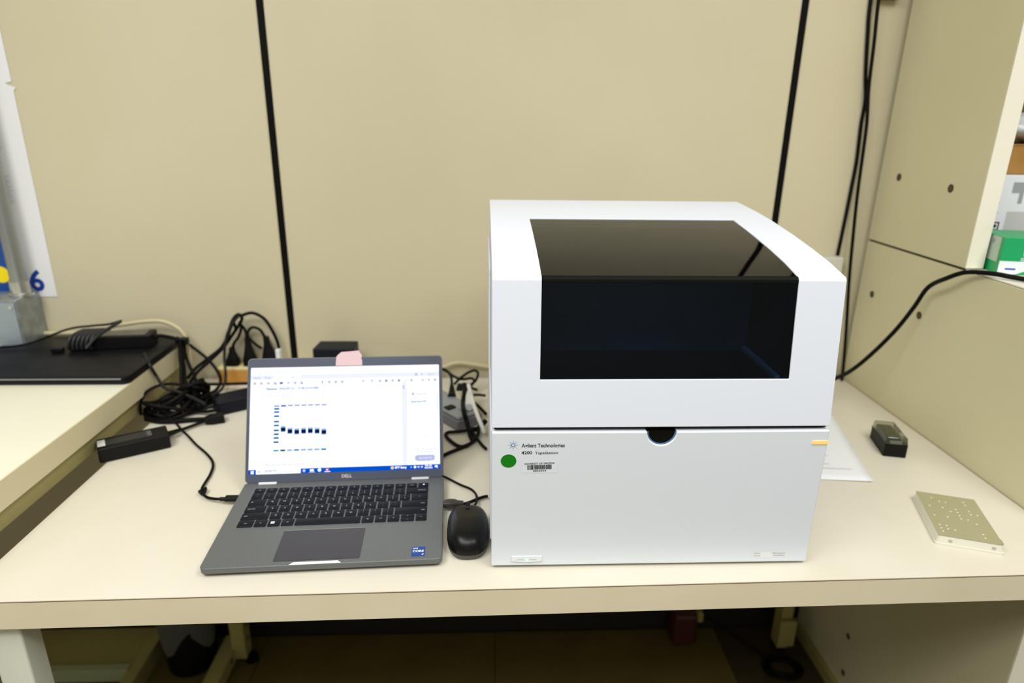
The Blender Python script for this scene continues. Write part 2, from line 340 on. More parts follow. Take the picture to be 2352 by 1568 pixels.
# left leg frame: front post, rear post, foot channel with bolts
lg = MB().box(-0.650 - 0.1, -0.6065 - 0.1, 0.7155 - 1.08, 0.752 - 1.08, 0.012, T - 0.0475); lg.build('leg', M_legpaint, desk, bevel=0.004, seg=3)
MB().box(-0.652 - 0.1, -0.6155 - 0.1, 0.711 - 1.08, 0.73 - 1.08, T - 0.0475, T - 0.0435).build('mounting_plate', M_white_plastic, desk, bevel=0.001)
ch = MB().box(-0.672 - 0.1, -0.634 - 0.1, 0.738 - 1.08, 1.40 - 1.08, 0.012, 0.055); ch.build('foot_channel', M_steel_shaded, desk, bevel=0.003)
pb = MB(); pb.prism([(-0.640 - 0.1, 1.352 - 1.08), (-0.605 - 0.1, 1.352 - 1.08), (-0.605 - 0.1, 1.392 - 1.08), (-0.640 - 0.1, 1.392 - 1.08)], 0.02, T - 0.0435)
pb.build('leg', M_steel_shaded, desk, bevel=0.003)
for (xx, yy) in ((-0.655, 0.76), (-0.655, 1.38), (-0.600, 1.372)):
    MB().prism([(xx - 0.1 + 0.016 * math.cos(a * math.pi / 8), yy - 1.08 + 0.016 * math.sin(a * math.pi / 8)) for a in range(16)], 0.0, 0.013).build('levelling_foot', M_blackplastic, desk)
RX = Matrix(((0, 0, 1, 0), (1, 0, 0, 0), (0, 1, 0, 0), (0, 0, 0, 1)))     # (y, z) drawing on a plane of constant x
for (yy, zz) in ((1.372, 0.11), (1.372, 0.07)):
    k = MB(); k.disc((0, 0), 0.006, Matrix.Translation((-0.6045 - 0.1, yy - 1.08, zz)) @ RX, 14); k.build('bolt_hole', M_hole, desk)
k = MB(); k.disc((0, 0), 0.007, Matrix.Translation((-0.6335 - 0.1, 1.33 - 1.08, 0.036)) @ RX, 14); k.build('bolt_hole', M_hole, desk)
# right rear leg beside the cabinet
MB().box(0.775 - 0.1, 0.805 - 0.1, 1.36 - 1.08, 1.40 - 1.08, 0.012, T - 0.0435).build('leg', M_steel_shaded, desk, bevel=0.003)
MB().prism([(0.79 - 0.1 + 0.02 * math.cos(a * math.pi / 8), 1.38 - 1.08 + 0.02 * math.sin(a * math.pi / 8)) for a in range(16)], 0.0, 0.013).build('levelling_foot', M_blackplastic, desk)
br = MB(); br.prism([(0.768 - 0.1, 1.345 - 1.08), (0.812 - 0.1, 1.345 - 1.08), (0.812 - 0.1, 1.359 - 1.08), (0.768 - 0.1, 1.359 - 1.08)], 0.03, 0.11); br.build('leg_bracket', M_steel_shaded, desk, bevel=0.004)

# ------------------------------------------------------------------ bench on the left (a little higher than the desk)
bx, by = -1.25, 1.08
bench = thing('side_bench', 'cream topped bench on the left standing a little higher than the desk', 'bench', (bx, by, 0))
ZT = T + 0.0895
def bb(name, x0, x1, y0, y1, z0, z1, m, bev=0.001, par=None):
    return MB().box(x0 - bx, x1 - bx, y0 - by, y1 - by, z0, z1).build(name, m, par or bench, bevel=bev)
bb('bench_top', -1.95, -0.6865, 0.62, 1.452, ZT - 0.0435, ZT, M_bench, 0.0008)
bb('edge_band', -0.6865, -0.6845, 0.62, 1.452, ZT - 0.0435, ZT - 0.0005, M_bench_edge, 0.0006)
bb('apron', -0.722, -0.700, 0.65, 1.440, ZT - 0.082, ZT - 0.0436, M_bench_dark, 0.001)
bb('leg', -0.90, -0.84, 0.66, 0.70, 0.0, ZT - 0.0436, M_steel_shaded, 0.002)
bb('leg', -1.90, -1.84, 0.66, 0.70, 0.0, ZT - 0.0436, M_steel_shaded, 0.002)
bb('foot_rail', -0.868, -0.838, 0.70, 1.448, 0.0, 0.052, M_steel_shaded, 0.002)
bb('lower_shelf', -1.84, -0.868, 1.31, 1.448, 0.02, 0.04, M_steel_shaded, 0.001)
bb('shelf_lip', -1.84, -0.868, 1.29, 1.31, 0.02, 0.055, mat('lip_paint', (0.36, 0.40, 0.22), 0.5), 0.001)

# ------------------------------------------------------------------ cabinet with hutch on the right
kx, ky = 1.25, 1.13
cab = thing('storage_cabinet', 'cream laminate cabinet along the right end of the desk, shelves above it', 'cabinet', (kx, ky, 0))
def cb(name, x0, x1, y0, y1, z0, z1, m, bev=0.001, par=None):
    return MB().box(x0 - kx, x1 - kx, y0 - ky, y1 - ky, z0, z1).build(name, m, par or cab, bevel=bev)
PXX = 0.868
cb('side_panel', PXX, PXX + 0.03, 0.818, 1.446, 0.0, T + 0.3335, M_panel, 0.001)
cb('front_panel', PXX + 0.03, 1.60, 0.83, 0.85, 0.06, T + 0.32, M_panel_edge, 0.001)
cb('worktop', PXX + 0.0008, 1.62, 0.822, 1.1300, T + 0.3345, T + 0.3372, M_panel_edge, 0.0005)
cb('front_edge', PXX + 0.0005, PXX + 0.03, 0.8165, 0.8178, 0.0, T + 0.333, M_panel_edge, 0.0)
cb('base_rail', PXX - 0.012, PXX - 0.0005, 0.83, 1.446, 0.0, 0.035, M_steel_shaded, 0.002)
cb('shadow_gap', PXX + 0.006, 1.60, 1.1305, 1.446, T + 0.3330, T + 0.3372, M_hole, 0.0)  # dark filler strip, painted as the shade inside the gap
hs = cb('hutch_side', PXX, PXX + 0.0335, 1.1325, 1.446, T + 0.3385, 2.05, M_panel, 0.0008)
cb('hutch_edge', PXX + 0.0003, PXX + 0.0332, 1.1305, 1.1322, T + 0.3385, 2.05, M_panel_edge, 0.0006)
cb('hutch_back', PXX + 0.034, 1.60, 1.436, 1.446, T + 0.3385, 2.05, mat('hutch_back', (0.20, 0.17, 0.07), 0.7), 0.0)
cb('hutch_shelf', PXX + 0.034, 1.60, 1.15, 1.435, T + 0.82, T + 0.845, M_panel_edge, 0.001)
cb('hutch_side', 1.566, 1.60, 1.1325, 1.446, T + 0.3385, 2.05, M_panel, 0.0008)
for (yy, zz) in ((1.377, 0.479), (1.214, 0.472), (1.392, 0.223), (1.224, 0.223), (1.225, -0.575), (1.215, -0.675)):
    k = MB(); P0 = Matrix.Translation((PXX - 0.0006 - kx, yy - ky, T + zz)) @ RX
    k.disc((0, 0), 0.0078, P0, 18); o = k.build('screw_hole', M_hole, cab)
    k = MB(); k.disc((0, 0), 0.0045, Matrix.Translation((-0.0004, 0, 0)) @ P0, 14); k.build('screw_head', mat('screw_dull', (0.09, 0.085, 0.04), 0.6, 0.3), o)

# things on the cabinet worktop
tb = thing('tissue_box', 'green and white tissue box on the cabinet worktop beside the hutch edge', 'box', (0.945, 1.098, T + 0.3373), math.radians(-14))
M_green = mat('carton_green', rgb(0, 158, 92), 0.4); M_green_dk = mat('carton_green_dark', rgb(0, 112, 40), 0.4)
M_blue_print = mat('blue_print', rgb(20, 70, 190), 0.4); M_carton_w = mat('carton_white', (0.80, 0.83, 0.88), 0.45)
M_carton_side = mat('carton_side', (0.45, 0.56, 0.47), 0.5)
MB().box(-0.046, 0.074, -0.018, 0.082, 0.0, 0.064).build('carton', M_green, tb, bevel=0.001)
pf = MB(); F0 = FRONT(-0.0182)
pf.add([F0 @ Vector(v) for v in ((-0.0455, 0.001, 0), (-0.017, 0.001, 0), (0.03, 0.022, 0), (0.03, 0.0235, 0), (-0.0455, 0.0235, 0))], [(0, 1, 2, 3, 4)], 0)
pf.rect(-0.035, -0.018, 0.0085, 0.0115, F0, 1, rad=0.0014, z=0.0002)
pf.text('KIM', -0.012, 0.040, 0.017, F0, 0, bold=0.02, z=0.0002)
pf.text('WIPES', -0.012, 0.0315, 0.006, F0, 0, bold=0.01, z=0.0002)
for i in range(3): pf.rect(-0.014, 0.04, 0.0285 - i * 0.0028, 0.0297 - i * 0.0028, F0, 0, z=0.0002)
pf.disc((-0.007, 0.0597), 0.003, F0 @ Matrix.Translation((0, 0, 0.0002)), 14, 0)
pf.build('front_print', [M_carton_w, M_blue_print], tb, sharp=None)
ps = MB(); SM = Matrix.Translation((-0.0462, 0, 0)) @ Matrix(((0, 0, -1, 0), (-1, 0, 0, 0), (0, 1, 0, 0), (0, 0, 0, 1)))
ps.rect(-0.081, 0.009, 0.020, 0.063, SM, 0); ps.rect(-0.078, -0.03, 0.021, 0.062, SM, 1, z=0.0002)
ps.rect(-0.06, -0.045, 0.030, 0.036, SM, 2, z=0.0004); ps.rect(-0.055, -0.04, 0.024, 0.028, SM, 2, z=0.0004); ps.rect(-0.02, -0.012, 0.05, 0.057, SM, 2, z=0.0004)
ps.build('side_print', [M_carton_side, mat('carton_side_green', (0.20, 0.42, 0.26), 0.5), M_print_grey], tb, sharp=None)

wb = thing('paper_carton', 'white printed carton standing upright behind the green tissue box', 'box', (1.055, 1.285, T + 0.3373), math.radians(-4))
MB().box(-0.10, 0.12, -0.05, 0.05, 0.0, 0.158).build('carton', M_carton_w, wb, bevel=0.0015)
pw = MB(); F1 = FRONT(-0.0502)
pw.rect(-0.03, -0.022, 0.105, 0.145, F1, 0); pw.rect(-0.045, -0.024, 0.125, 0.145, F1, 0, z=0.0002)
for i in range(6): pw.rect(-0.078 + 0.0, -0.07 + 0.004 * (i % 3), 0.075 + 0.006 * i, 0.077 + 0.006 * i, F1, 1)
for (a, c, d, e) in ((-0.07, -0.054, 0.054, 0.0565), (-0.07, -0.054, 0.0675, 0.07), (-0.07, -0.0675, 0.054, 0.07), (-0.0565, -0.054, 0.054, 0.07)): pw.rect(a, c, d, e, F1, 2, z=0.0002)
pw.disc((-0.062, 0.062), 0.0035, F1, 14, 2)
for i in range(5): pw.rect(-0.015, 0.05, 0.13 - 0.007 * i, 0.1325 - 0.007 * i, F1, 1)
pw.rect(-0.045, 0.0, 0.01, 0.09, F1, 3)
pw.rect(-0.092, 0.118, 0.003, 0.02, F1, 3)
pw.build('carton_print', [M_print_grey, M_print_lt, M_print, mat('carton_grey', (0.55, 0.56, 0.56), 0.5)], wb, sharp=None)

bcx = thing('cardboard_box', 'flat brown cardboard box lying on top of the white carton', 'box', (1.075, 1.305, T + 0.3373 + 0.1588), math.radians(-3))
M_kraft = mat('kraft_board', (0.42, 0.22, 0.055), 0.75, noise=(30, (0.36, 0.18, 0.04), 0.35, 0.7))
MB().box(-0.10, 0.12, -0.055, 0.055, 0.0, 0.052).build('carton', M_kraft, bcx, bevel=0.001)
for (y0, y1) in ((-0.056, -0.001), (0.001, 0.056)):
    MB().box(-0.101, 0.121, y0, y1, 0.0522, 0.0548).build('flap', M_kraft, bcx, bevel=0.0006)

def crumple(name, label, cat, loc, sx, sy, sz, m, seed, n=18):
    rnd = random.Random(seed); k = MB(); rings = []
    for i in range(n + 1):
        ph = math.pi * i / n; ring = []
        for j in range(2 * n):
            th = math.pi * j / n
            rr = 1 + 0.14 * math.sin(3 * th + seed) * math.sin(2 * ph) + 0.10 * math.sin(7 * th + 2 * ph * 3) + rnd.uniform(-0.025, 0.025)
            ring.append((sx * rr * math.sin(ph) * math.cos(th), sy * rr * math.sin(ph) * math.sin(th), max(0.0, sz * (1 + rr * math.cos(ph)) / 2)))
        rings.append(ring)
    k.loft(rings)
    o = k.build(name, m, sharp=None); o.location = loc
    return tag(o, label, cat)
crumple('plastic_bag', 'crumpled grey plastic bag resting on the brown cardboard box', 'bag', (1.07, 1.30, T + 0.3373 + 0.2140), 0.10, 0.048, 0.055, mat('bag_film', (0.55, 0.56, 0.58), 0.3), 3)

# ------------------------------------------------------------------ the white laboratory instrument
IX0, IX1 = 0.0095, 0.4475
icx, icy = (IX0 + IX1) / 2, 0.965
inst = thing('lab_instrument', 'boxy white laboratory instrument with a dark viewing window in its sloped lid', 'instrument', (icx, icy, T))
def I(x, y, z): return Vector((x - icx, y - icy, z))
prof = [(0.7525, 0.2120), (0.7597, 0.2745), (0.7665, 0.3350), (0.7735, 0.3990), (0.7760, 0.4030), (0.8200, 0.4128), (0.8700, 0.4212), (0.9300, 0.4297),
        (1.0140, 0.4396), (1.0750, 0.4448), (1.1450, 0.4492), (1.1650, 0.4498), (1.1760, 0.4460), (1.1800, 0.4360), (1.1800, 0.2120)]
XB = [IX0, 0.0697, 0.3873, IX1]
WI0, WI1 = 1, 8                # profile span of the window opening
hood = MB(); nV = len(prof)
hood.v = [tuple(I(x, y, z)) for (y, z) in prof for x in XB]
for a in range(nV - 1):
    for c in range(3):
        if c == 1 and WI0 <= a < WI1: continue
        hood.f.append((a * 4 + c, a * 4 + c + 1, (a + 1) * 4 + c + 1, (a + 1) * 4 + c)); hood.m.append(0)
hood.f.append(tuple(a * 4 for a in range(nV))); hood.m.append(0)
hood.f.append(tuple(a * 4 + 3 for a in range(nV - 1, -1, -1))); hood.m.append(0)
ho = hood.build('hood', M_inst, inst, sharp=14)
sd = ho.modifiers.new('shell', 'SOLIDIFY'); sd.thickness = 0.0045; sd.offset = -1.0; sd.use_even_offset = True
bv = ho.modifiers.new('bevel', 'BEVEL'); bv.width = 0.0016; bv.segments = 3; bv.limit_method = 'ANGLE'; bv.angle_limit = math.radians(20); bv.harden_normals = True
# window panes, set just below the surface of the hood
M_glass = tinted_glass('smoked_glass', (0.34, 0.47, 0.58), 0.015, 1.25)
M_glass_lid = tinted_glass('smoked_lid_glass', (0.16, 0.18, 0.19), 0.02, 1.33)
def pane(name, pts, m, d=0.0014, th=0.0028):
    top = []; bot = []
    for i, (y, z) in enumerate(pts):
        a = pts[max(i - 1, 0)]; c = pts[min(i + 1, len(pts) - 1)]
        ty, tz = c[0] - a[0], c[1] - a[1]; L = math.hypot(ty, tz); ny, nz = -tz / L, ty / L
        top.append((y - ny * d, z - nz * d)); bot.append((y - ny * (d + th), z - nz * (d + th)))
    ring = top + bot[::-1]
    k = MB(); k.loft([[I(XB[1] + 0.0004, y, z) for y, z in ring], [I(XB[2] - 0.0004, y, z) for y, z in ring]][::-1])
    return k.build(name, m, inst, sharp=30)
pane('front_pane', [(0.7598, 0.2752), (0.7665, 0.3350), (0.7731, 0.3955)], M_glass)
pane('lid_pane', [(0.7800, 0.4040)] + prof[5:8] + [(0.97, 0.4348), (1.0135, 0.43955)], M_glass_lid)
kb = MB(); kb.loft([[I(x, y, z) for y, z in ((0.7733, 0.3958), (0.7739, 0.4000), (0.7763, 0.4030), (0.7795, 0.4037), (0.7795, 0.3985), (0.7775, 0.3958))] for x in (XB[2] - 0.0005, XB[1] + 0.0005)])
kb.build('window_rib', M_black_trim, inst, bevel=0.0006)
# dark chamber behind the window
M_int = mat('chamber_wall', (0.16, 0.20, 0.24), 0.35, noise=(9, (0.10, 0.14, 0.18), 0.4, 0.6)); M_int_floor = mat('chamber_floor', (0.012, 0.012, 0.013), 0.5)
MB().box(XB[1] - 0.0035 - icx, XB[2] + 0.004 - icx, 0.886 - icy, 0.892 - icy, 0.262, 0.4165).build('chamber_back', M_int, inst)
MB().box(XB[1] - 0.0035 - icx, XB[2] + 0.004 - icx, 0.7635 - icy, 0.886 - icy, 0.262, 0.2690).build('chamber_floor', M_int_floor, inst)
ws = MB(); ws.add([I(0.3795, y, z) for y, z in ((0.7645, 0.2692), (0.886, 0.2692), (0.886, 0.4150), (0.785, 0.3975), (0.776, 0.385))], [(0, 1, 2, 3, 4)])
ws.build('chamber_side', mat('chamber_side', (0.045, 0.05, 0.055), 0.4), inst)
MB().box(0.3725 - icx, 0.3793 - icx, 0.768 - icy, 0.8858 - icy, 0.2692, 0.2760).build('chamber_rail', mat('chamber_rail', (0.55, 0.56, 0.60), 0.35), inst, bevel=0.0008)
wl = MB(); wl.add([I(0.0700, y, z) for y, z in ((0.7645, 0.2692), (0.886, 0.2692), (0.886, 0.4150), (0.785, 0.3975), (0.776, 0.385))], [(4, 3, 2, 1, 0)]); wl.build('chamber_side', MATS['chamber_side'], inst)
# lower door with the half-round finger recess
zd0, zd1 = 0.0045, 0.2062
ncx, nr = 0.2280, 0.0190
outline = [(IX0, zd0), (IX1 + 0.0005, zd0), (IX1 + 0.0005, zd1)]
for i in range(0, 25):
    a = math.radians(0 - 180 * i / 24); outline.append((ncx + nr * math.cos(a), zd1 - 0.0005 + nr * math.sin(a)))
outline += [(IX0, zd1)]
dr = MB()
tri = [(x - icx, z) for x, z in outline]
dr.prism(tri, 0.0, 0.0135, 0, Matrix(((1, 0, 0, 0), (0, 0, -1, 0.7645 - icy), (0, 1, 0, 0), (0, 0, 0, 1))))
door = dr.build('lower_door', M_inst_door, inst, sharp=30)
b2 = door.modifiers.new('bevel', 'BEVEL'); b2.width = 0.0018; b2.segments = 3; b2.limit_method = 'ANGLE'; b2.angle_limit = math.radians(40); b2.harden_normals = True
rim = MB(); R0, R1 = nr - 0.0002, nr - 0.0026
ringsf = []
for i in range(25):
    a = math.radians(-180 * i / 24); c, s_ = math.cos(a), math.sin(a)
    ringsf.append([I(ncx + r * c, y, zd1 - 0.0008 + r * s_) for r, y in ((R0, 0.7530), (R1 + 0.0008, 0.7536), (R1 + 0.0008, 0.7545), (R0, 0.7545))])
rim.loft(ringsf); rim.build('recess_rim', mat('recess_blue', (0.075, 0.14, 0.26), 0.35), inst, sharp=50)
rc = MB(); rc.loft([[I(ncx + (nr - 0.0001) * math.cos(math.radians(-180 * i / 24)), y, zd1 - 0.0008 + (nr - 0.0001) * math.sin(math.radians(-180 * i / 24))) for i in range(25)] for y in (0.7546, 0.7660)], cap=True)
rc.build('recess_back', M_black_trim, inst, sharp=30)
MB().box(IX0 + 0.0022 - icx, IX1 - 0.0022 - icx, 0.7665 - icy, 1.178 - icy, 0.0045, 0.2085).build('chassis', M_inst, inst, bevel=0.002)
MB().box(IX0 + 0.003 - icx, IX1 - 0.003 - icx, 0.757 - icy, 1.170 - icy, 0.2086, 0.2118).build('seam_gasket', M_blackplastic, inst)
for xx in (IX0 + 0.04, IX1 - 0.04):
    for yy in (0.79, 1.14):
        MB().prism([(xx - icx + 0.014 * math.cos(a * math.pi / 8), yy - icy + 0.014 * math.sin(a * math.pi / 8)) for a in range(16)], 0.0, 0.0047).build('rubber_foot', M_blackplastic, inst)
# service panels on the left flank
MB().box(IX0 - 0.0030 - icx, IX0 - 0.0002 - icx, 0.90 - icy, 1.16 - icy, 0.236, 0.385).build('side_panel', M_inst, inst, bevel=0.001)
MB().box(IX0 - 0.0014 - icx, IX0 + 0.0021 - icx, 0.79 - icy, 1.16 - icy, 0.02, 0.19).build('side_panel', M_inst, inst, bevel=0.001)
# printing and stickers on the door
FD = FRONT(0.7508 - icy)
DX = lambda x: x - icx
tx = MB()
tx.text('Agilent Technologies', DX(0.0476), 0.1852, 0.0052, FD, 0, width=0.0556, bold=0.018)
tx.text('4200', DX(0.0477), 0.1753, 0.0044, FD, 0, width=0.0136, bold=0.022)
tx.text('TapeStation', DX(0.0652), 0.1752, 0.0038, FD, 0, width=0.0294, bold=0.010)
tx.build('door_lettering', M_print, inst, sharp=None)
lgm = MB()
for i in range(8):
    a = math.radians(45 * i); c, s_ = math.cos(a), math.sin(a)
    for rr, rd in ((0.00235, 0.00062), (0.0040, 0.00050), (0.0054, 0.00036), (0.0066, 0.00024), (0.0074, 0.00016)):
        lgm.disc((DX(0.0369) + rr * c, 0.1884 + rr * s_), rd, FD, 10, 0)
    a2 = a + math.radians(22.5); lgm.disc((DX(0.0369) + 0.00235 * math.cos(a2), 0.1884 + 0.00235 * math.sin(a2)), 0.0004, FD, 8, 0)
tag(lgm.build('spark_emblem', mat('emblem_blue', (0.03, 0.16, 0.30), 0.5), inst, sharp=None), 'small blue starburst of dots')
gs = MB(); gs.prism([(0.0100 * math.cos(i * math.pi / 20), 0.0094 * math.sin(i * math.pi / 20)) for i in range(40)], 0, 0.0004, 0, Matrix.Translation((DX(0.0311), 0, 0.1659)) @ FRONT(0.7509 - icy))
tag(gs.build('round_sticker', mat('sticker_green', rgb(0, 122, 8), 0.45), inst), 'round green dot sticker')
bl = MB(); bl.rect(DX(0.0486), DX(0.0949), 0.1480, 0.1648, FD, 0, rad=0.001); lab = bl.build('barcode_label', M_label, inst, sharp=None)
FL = FRONT(0.75055 - icy); pr = MB(); rot = Matrix.Translation((DX(0.071), 0, 0.1563)) @ Matrix.Rotation(math.radians(-1.6), 4, 'Y') @ Matrix.Translation((-DX(0.071), 0, -0.1563))
RL = rot @ FL
pr.text('UNIVERSITY OF VIRGINIA', DX(0.0515), 0.1607, 0.0026, RL, 0, width=0.0395, bold=0.012)
rb = random.Random(5); xx = 0.0556
while xx < 0.0866:
    w = rb.choice((0.0003, 0.0004, 0.0007, 0.001)); pr.rect(DX(xx), DX(min(xx + w, 0.0870)), 0.1532, 0.1600, RL, 0); xx += w + rb.choice((0.00025, 0.0003, 0.0005))
pr.text('E836523', DX(0.0630), 0.1502, 0.0022, RL, 0, width=0.0170, bold=0.016)
pr.build('barcode_print', M_print, lab, sharp=None)
sl = MB(); sl.rect(DX(0.3698), DX(0.4195), 0.0122, 0.0218, FD, 0, rad=0.0006); sr = sl.build('serial_label', mat('serial_white', (0.76, 0.79, 0.82), 0.4), inst, sharp=None)
sp = MB(); sp.text('G2991AA', DX(0.3716), 0.0182, 0.0022, FL, 0, width=0.009); sp.text('4200 TapeStation', DX(0.3975), 0.0182, 0.0022, FL, 0, width=0.019)
sp.text('Serial No', DX(0.3716), 0.0145, 0.0020, FL, 0, width=0.0100); sp.text('DEDAB04823', DX(0.4000), 0.0145, 0.0020, FL, 0, width=0.016)
sp.build('serial_print', M_print_grey, sr, sharp=None)
# power button bar with its small green lights
pwb = MB(); n = 18; top = []; bot = []
for i in range(n + 1):
    t = i / n; x = 0.0366 + (0.0785 - 0.0366) * t; sag = 0.0016 * math.sin(math.pi * t)
    top.append((DX(x), 0.0205 + 0.3 * sag)); bot.append((DX(x), 0.0125 - sag))
pwb.prism(bot + top[::-1], 0.0, 0.0016, 0, FRONT(0.7509 - icy)); pb_ = pwb.build('power_button', mat('button_white', (0.74, 0.79, 0.82), 0.3), inst, bevel=0.0005)
gr = MB()
FB = FRONT(0.7491 - icy)
gr.rect(DX(0.0455), DX(0.0540), 0.0150, 0.0157, FB, 0); gr.rect(DX(0.0610), DX(0.0695), 0.0150, 0.0157, FB, 0)
gr.build('button_groove', mat('button_grey', (0.42, 0.45, 0.46), 0.5), pb_, sharp=None)
gl = MB(); gl.disc((DX(0.0575), 0.0152), 0.0019, FB, 16, 0); gl.rect(DX(0.0449), DX(0.0454), 0.0145, 0.0165, FB, 1); gl.rect(DX(0.0697), DX(0.0702), 0.0145, 0.0165, FB, 1)
gl.build('button_lamp', [mat('led_green', (0.4, 0.9, 0.7), 0.3, emit=((0.35, 1.0, 0.72), 0.8)), mat('led_green_dim', (0.05, 0.5, 0.3), 0.4, emit=((0.05, 0.8, 0.45), 0.3))], pb_, sharp=None)
st = MB(); st.prism(rrect(0.4268 - icx, 0.4480 - icx, 0.1866, 0.1915, 0.0006), 0.0, 0.0009, 0, FRONT(0.7509 - icy))
m_amber = mat('status_amber', (0.85, 0.5, 0.16), 0.4, emit=((1.0, 0.56, 0.16), 0.42)); tag(st.build('status_light', m_amber, inst), 'glowing amber status bar')

# ------------------------------------------------------------------ open laptop
lap = thing('laptop', 'open dark grey laptop showing a gel image on its bright screen', 'laptop', (-0.2176, 0.7480, T), math.radians(2.757))
LW, LD = 0.3205, 0.2130
M_alu = mat('laptop_alu', (0.140, 0.150, 0.150), 0.45, 0.2, noise=(900, (0.112, 0.120, 0.122), 0.35, 0.65))
M_alu_lt = mat('laptop_edge', (0.34, 0.35, 0.34), 0.35, 0.4)
M_bezel = mat('laptop_bezel', (0.050, 0.062, 0.100), 0.5)  # grey bezel, blue glow of the screen mixed into its colour
M_key = mat('key_black', (0.0035, 0.005, 0.009), 0.5, spec=0.25)
M_keyprint = mat('key_print', (0.42, 0.45, 0.50), 0.5)
M_chrome = mat('bright_strip', (0.86, 0.88, 0.90), 0.28, 0.2)
# base: wedge-shaped body, z of the deck rises a little to the rear
zdk = lambda v: 0.0148 + 0.0035 * v / LD
bs = MB(); outl = rrect(-LW / 2, LW / 2, 0.0, LD, 0.008)
bs.loft([[(x, y + (0.004 if y < 0.03 else 0) * (1 - y / 0.03 if y < 0.03 else 0), 0.0038) for x, y in rrect(-LW / 2 + 0.002, LW / 2 - 0.002, 0.002, LD - 0.002, 0.008)],
         [(x, y, 0.0065) for x, y in outl], [(x, y, zdk(y) - 0.0010) for x, y in outl], [(x, y, zdk(y)) for x, y in rrect(-LW / 2 + 0.0008, LW / 2 - 0.0008, 0.0008, LD - 0.0008, 0.0075)]])
bs.build('base', M_alu, lap, sharp=30)
for xx in (-0.135, 0.135):
    for yy in (0.02, 0.19):
        MB().box(xx - 0.012, xx + 0.012, yy - 0.004, yy + 0.004, 0.0, 0.0040).build('rubber_foot', M_blackplastic, lap, bevel=0.001)
DK = Matrix.Rotation(math.atan(0.0035 / LD), 4, 'X'); DK.translation = (0, 0, 0.0148)      # deck drawing plane
# front lip where the lid is lifted
lp = MB(); lp.prism([(-0.0440, -0.0004), (0.0250, -0.0004), (0.0200, 0.0048), (-0.0390, 0.0048)], 0.0002, 0.0009, 0, DK); lp.build('opening_lip', M_chrome, lap, bevel=0.0003)
# touchpad
tp = MB(); tp.prism(rrect(-0.0668, 0.0482, 0.0086, 0.0768, 0.002), 0.0001, 0.0006, 0, DK); tp.build('touchpad', mat('touchpad_grey', (0.042, 0.040, 0.050), 0.4), lap, sharp=30)
tpe = MB(); tpe.rect(-0.0660, 0.0474, 0.0770, 0.0778, DK, 0, z=0.0004); tpe.build('touchpad_edge', M_alu_lt, lap, sharp=None)
# keyboard: tray, each key, legends
KU0, KU1, KV0 = -0.1390, 0.1370, 0.0875
UN = (KU1 - KU0) / 15.0; RP = 0.0185
tray = MB(); tray.rect(KU0 - 0.001, KU1 + 0.001, KV0 - 0.001, KV0 + 5 * RP + 0.0132, DK, 0, rad=0.002, z=0.0001)
kbd = tray.build('keyboard', mat('key_well', (0.125, 0.135, 0.15), 0.5), lap, sharp=None)
key_me = {}
def key(u0, w, v0, h):
    kk = (round(w, 3), round(h, 4))
    W_, H_ = w * UN - 0.0022, h - 0.0020
    if kk not in key_me:
        k = MB(); rings = []
        for z, d in ((0.0002, 0.0), (0.0013, 0.0), (0.0017, 0.0005)):
            rings.append([(x, y, z) for x, y in rrect(d, W_ - d, d, H_ - d, 0.0012, 2)])
        k.loft(rings); o = k.build('key', M_key, kbd, sharp=35); key_me[kk] = o.data
    else:
        o = bpy.data.objects.new('key', key_me[kk]); COL.objects.link(o); o.parent = kbd
    o.matrix_local = DK @ Matrix.Translation((KU0 + u0 * UN + 0.0011, v0 + 0.001, 0))
leg = MB()
def row(v0, h, items, size=0.0030, ya=0.5):
    u = 0.0
    for w, t in items:
        key(u, w, v0, h)
        if t:
            al = 'C'; xx = KU0 + (u + w / 2) * UN
            if w > 1.4 and len(t) > 1:
                al = 'L' if u < 7 else 'R'; xx = KU0 + (u + 0.25) * UN if al == 'L' else KU0 + (u + w - 0.25) * UN
            for li, part in enumerate(t.split('\n')):
                nl = t.count('\n')
                sz = size * (0.72 if (nl or len(part) > 1) else 1.0)
                leg.text(part, xx, v0 + h * ya - sz / 2 + (nl / 2 - li) * 0.0055, sz, DK, 0, align=al, bold=0.012, z=0.00185)
        u += w
row(KV0, RP, [(1.3, 'ctrl'), (1.05, 'fn'), (1.05, ''), (1.05, 'alt'), (5.25, ''), (1.05, 'alt'), (1.0, 'ctrl'), (1.05, '<')])
key(12.8, 1.2, KV0, RP / 2 + 0.0008); key(12.8, 1.2, KV0 + RP / 2, RP / 2); key(14.0, 1.0, KV0, RP)
leg.text('>', KU0 + 14.5 * UN, KV0 + 0.008, 0.0028, DK, 0, align='C', z=0.00185)
leg.text('^', KU0 + 13.4 * UN, KV0 + 0.0115, 0.0028, DK, 0, align='C', z=0.00185); leg.text('v', KU0 + 13.4 * UN, KV0 + 0.0035, 0.0020, DK, 0, align='C', z=0.00185)
row(KV0 + RP, RP, [(2.25, 'shift')] + [(1, c) for c in 'ZXCVBNM'] + [(1, '<\n,'), (1, '>\n.'), (1, '?\n/'), (2.75, 'shift')])
row(KV0 + 2 * RP, RP, [(1.75, 'caps lock')] + [(1, c) for c in 'ASDFGHJKL'] + [(1, ':\n;'), (1, '"\n\''), (2.25, 'enter')])
row(KV0 + 3 * RP, RP, [(1.5, 'tab')] + [(1, c) for c in 'QWERTYUIOP'] + [(1, '{\n['), (1, '}\n]'), (1.5, '\\')])
row(KV0 + 4 * RP, RP, [(1, '~\n`')] + [(1, a + '\n' + d) for a, d in zip('!@#$%^&*()', '1234567890')] + [(1, '_\n-'), (1, '+\n='), (2.0, 'backspace')])
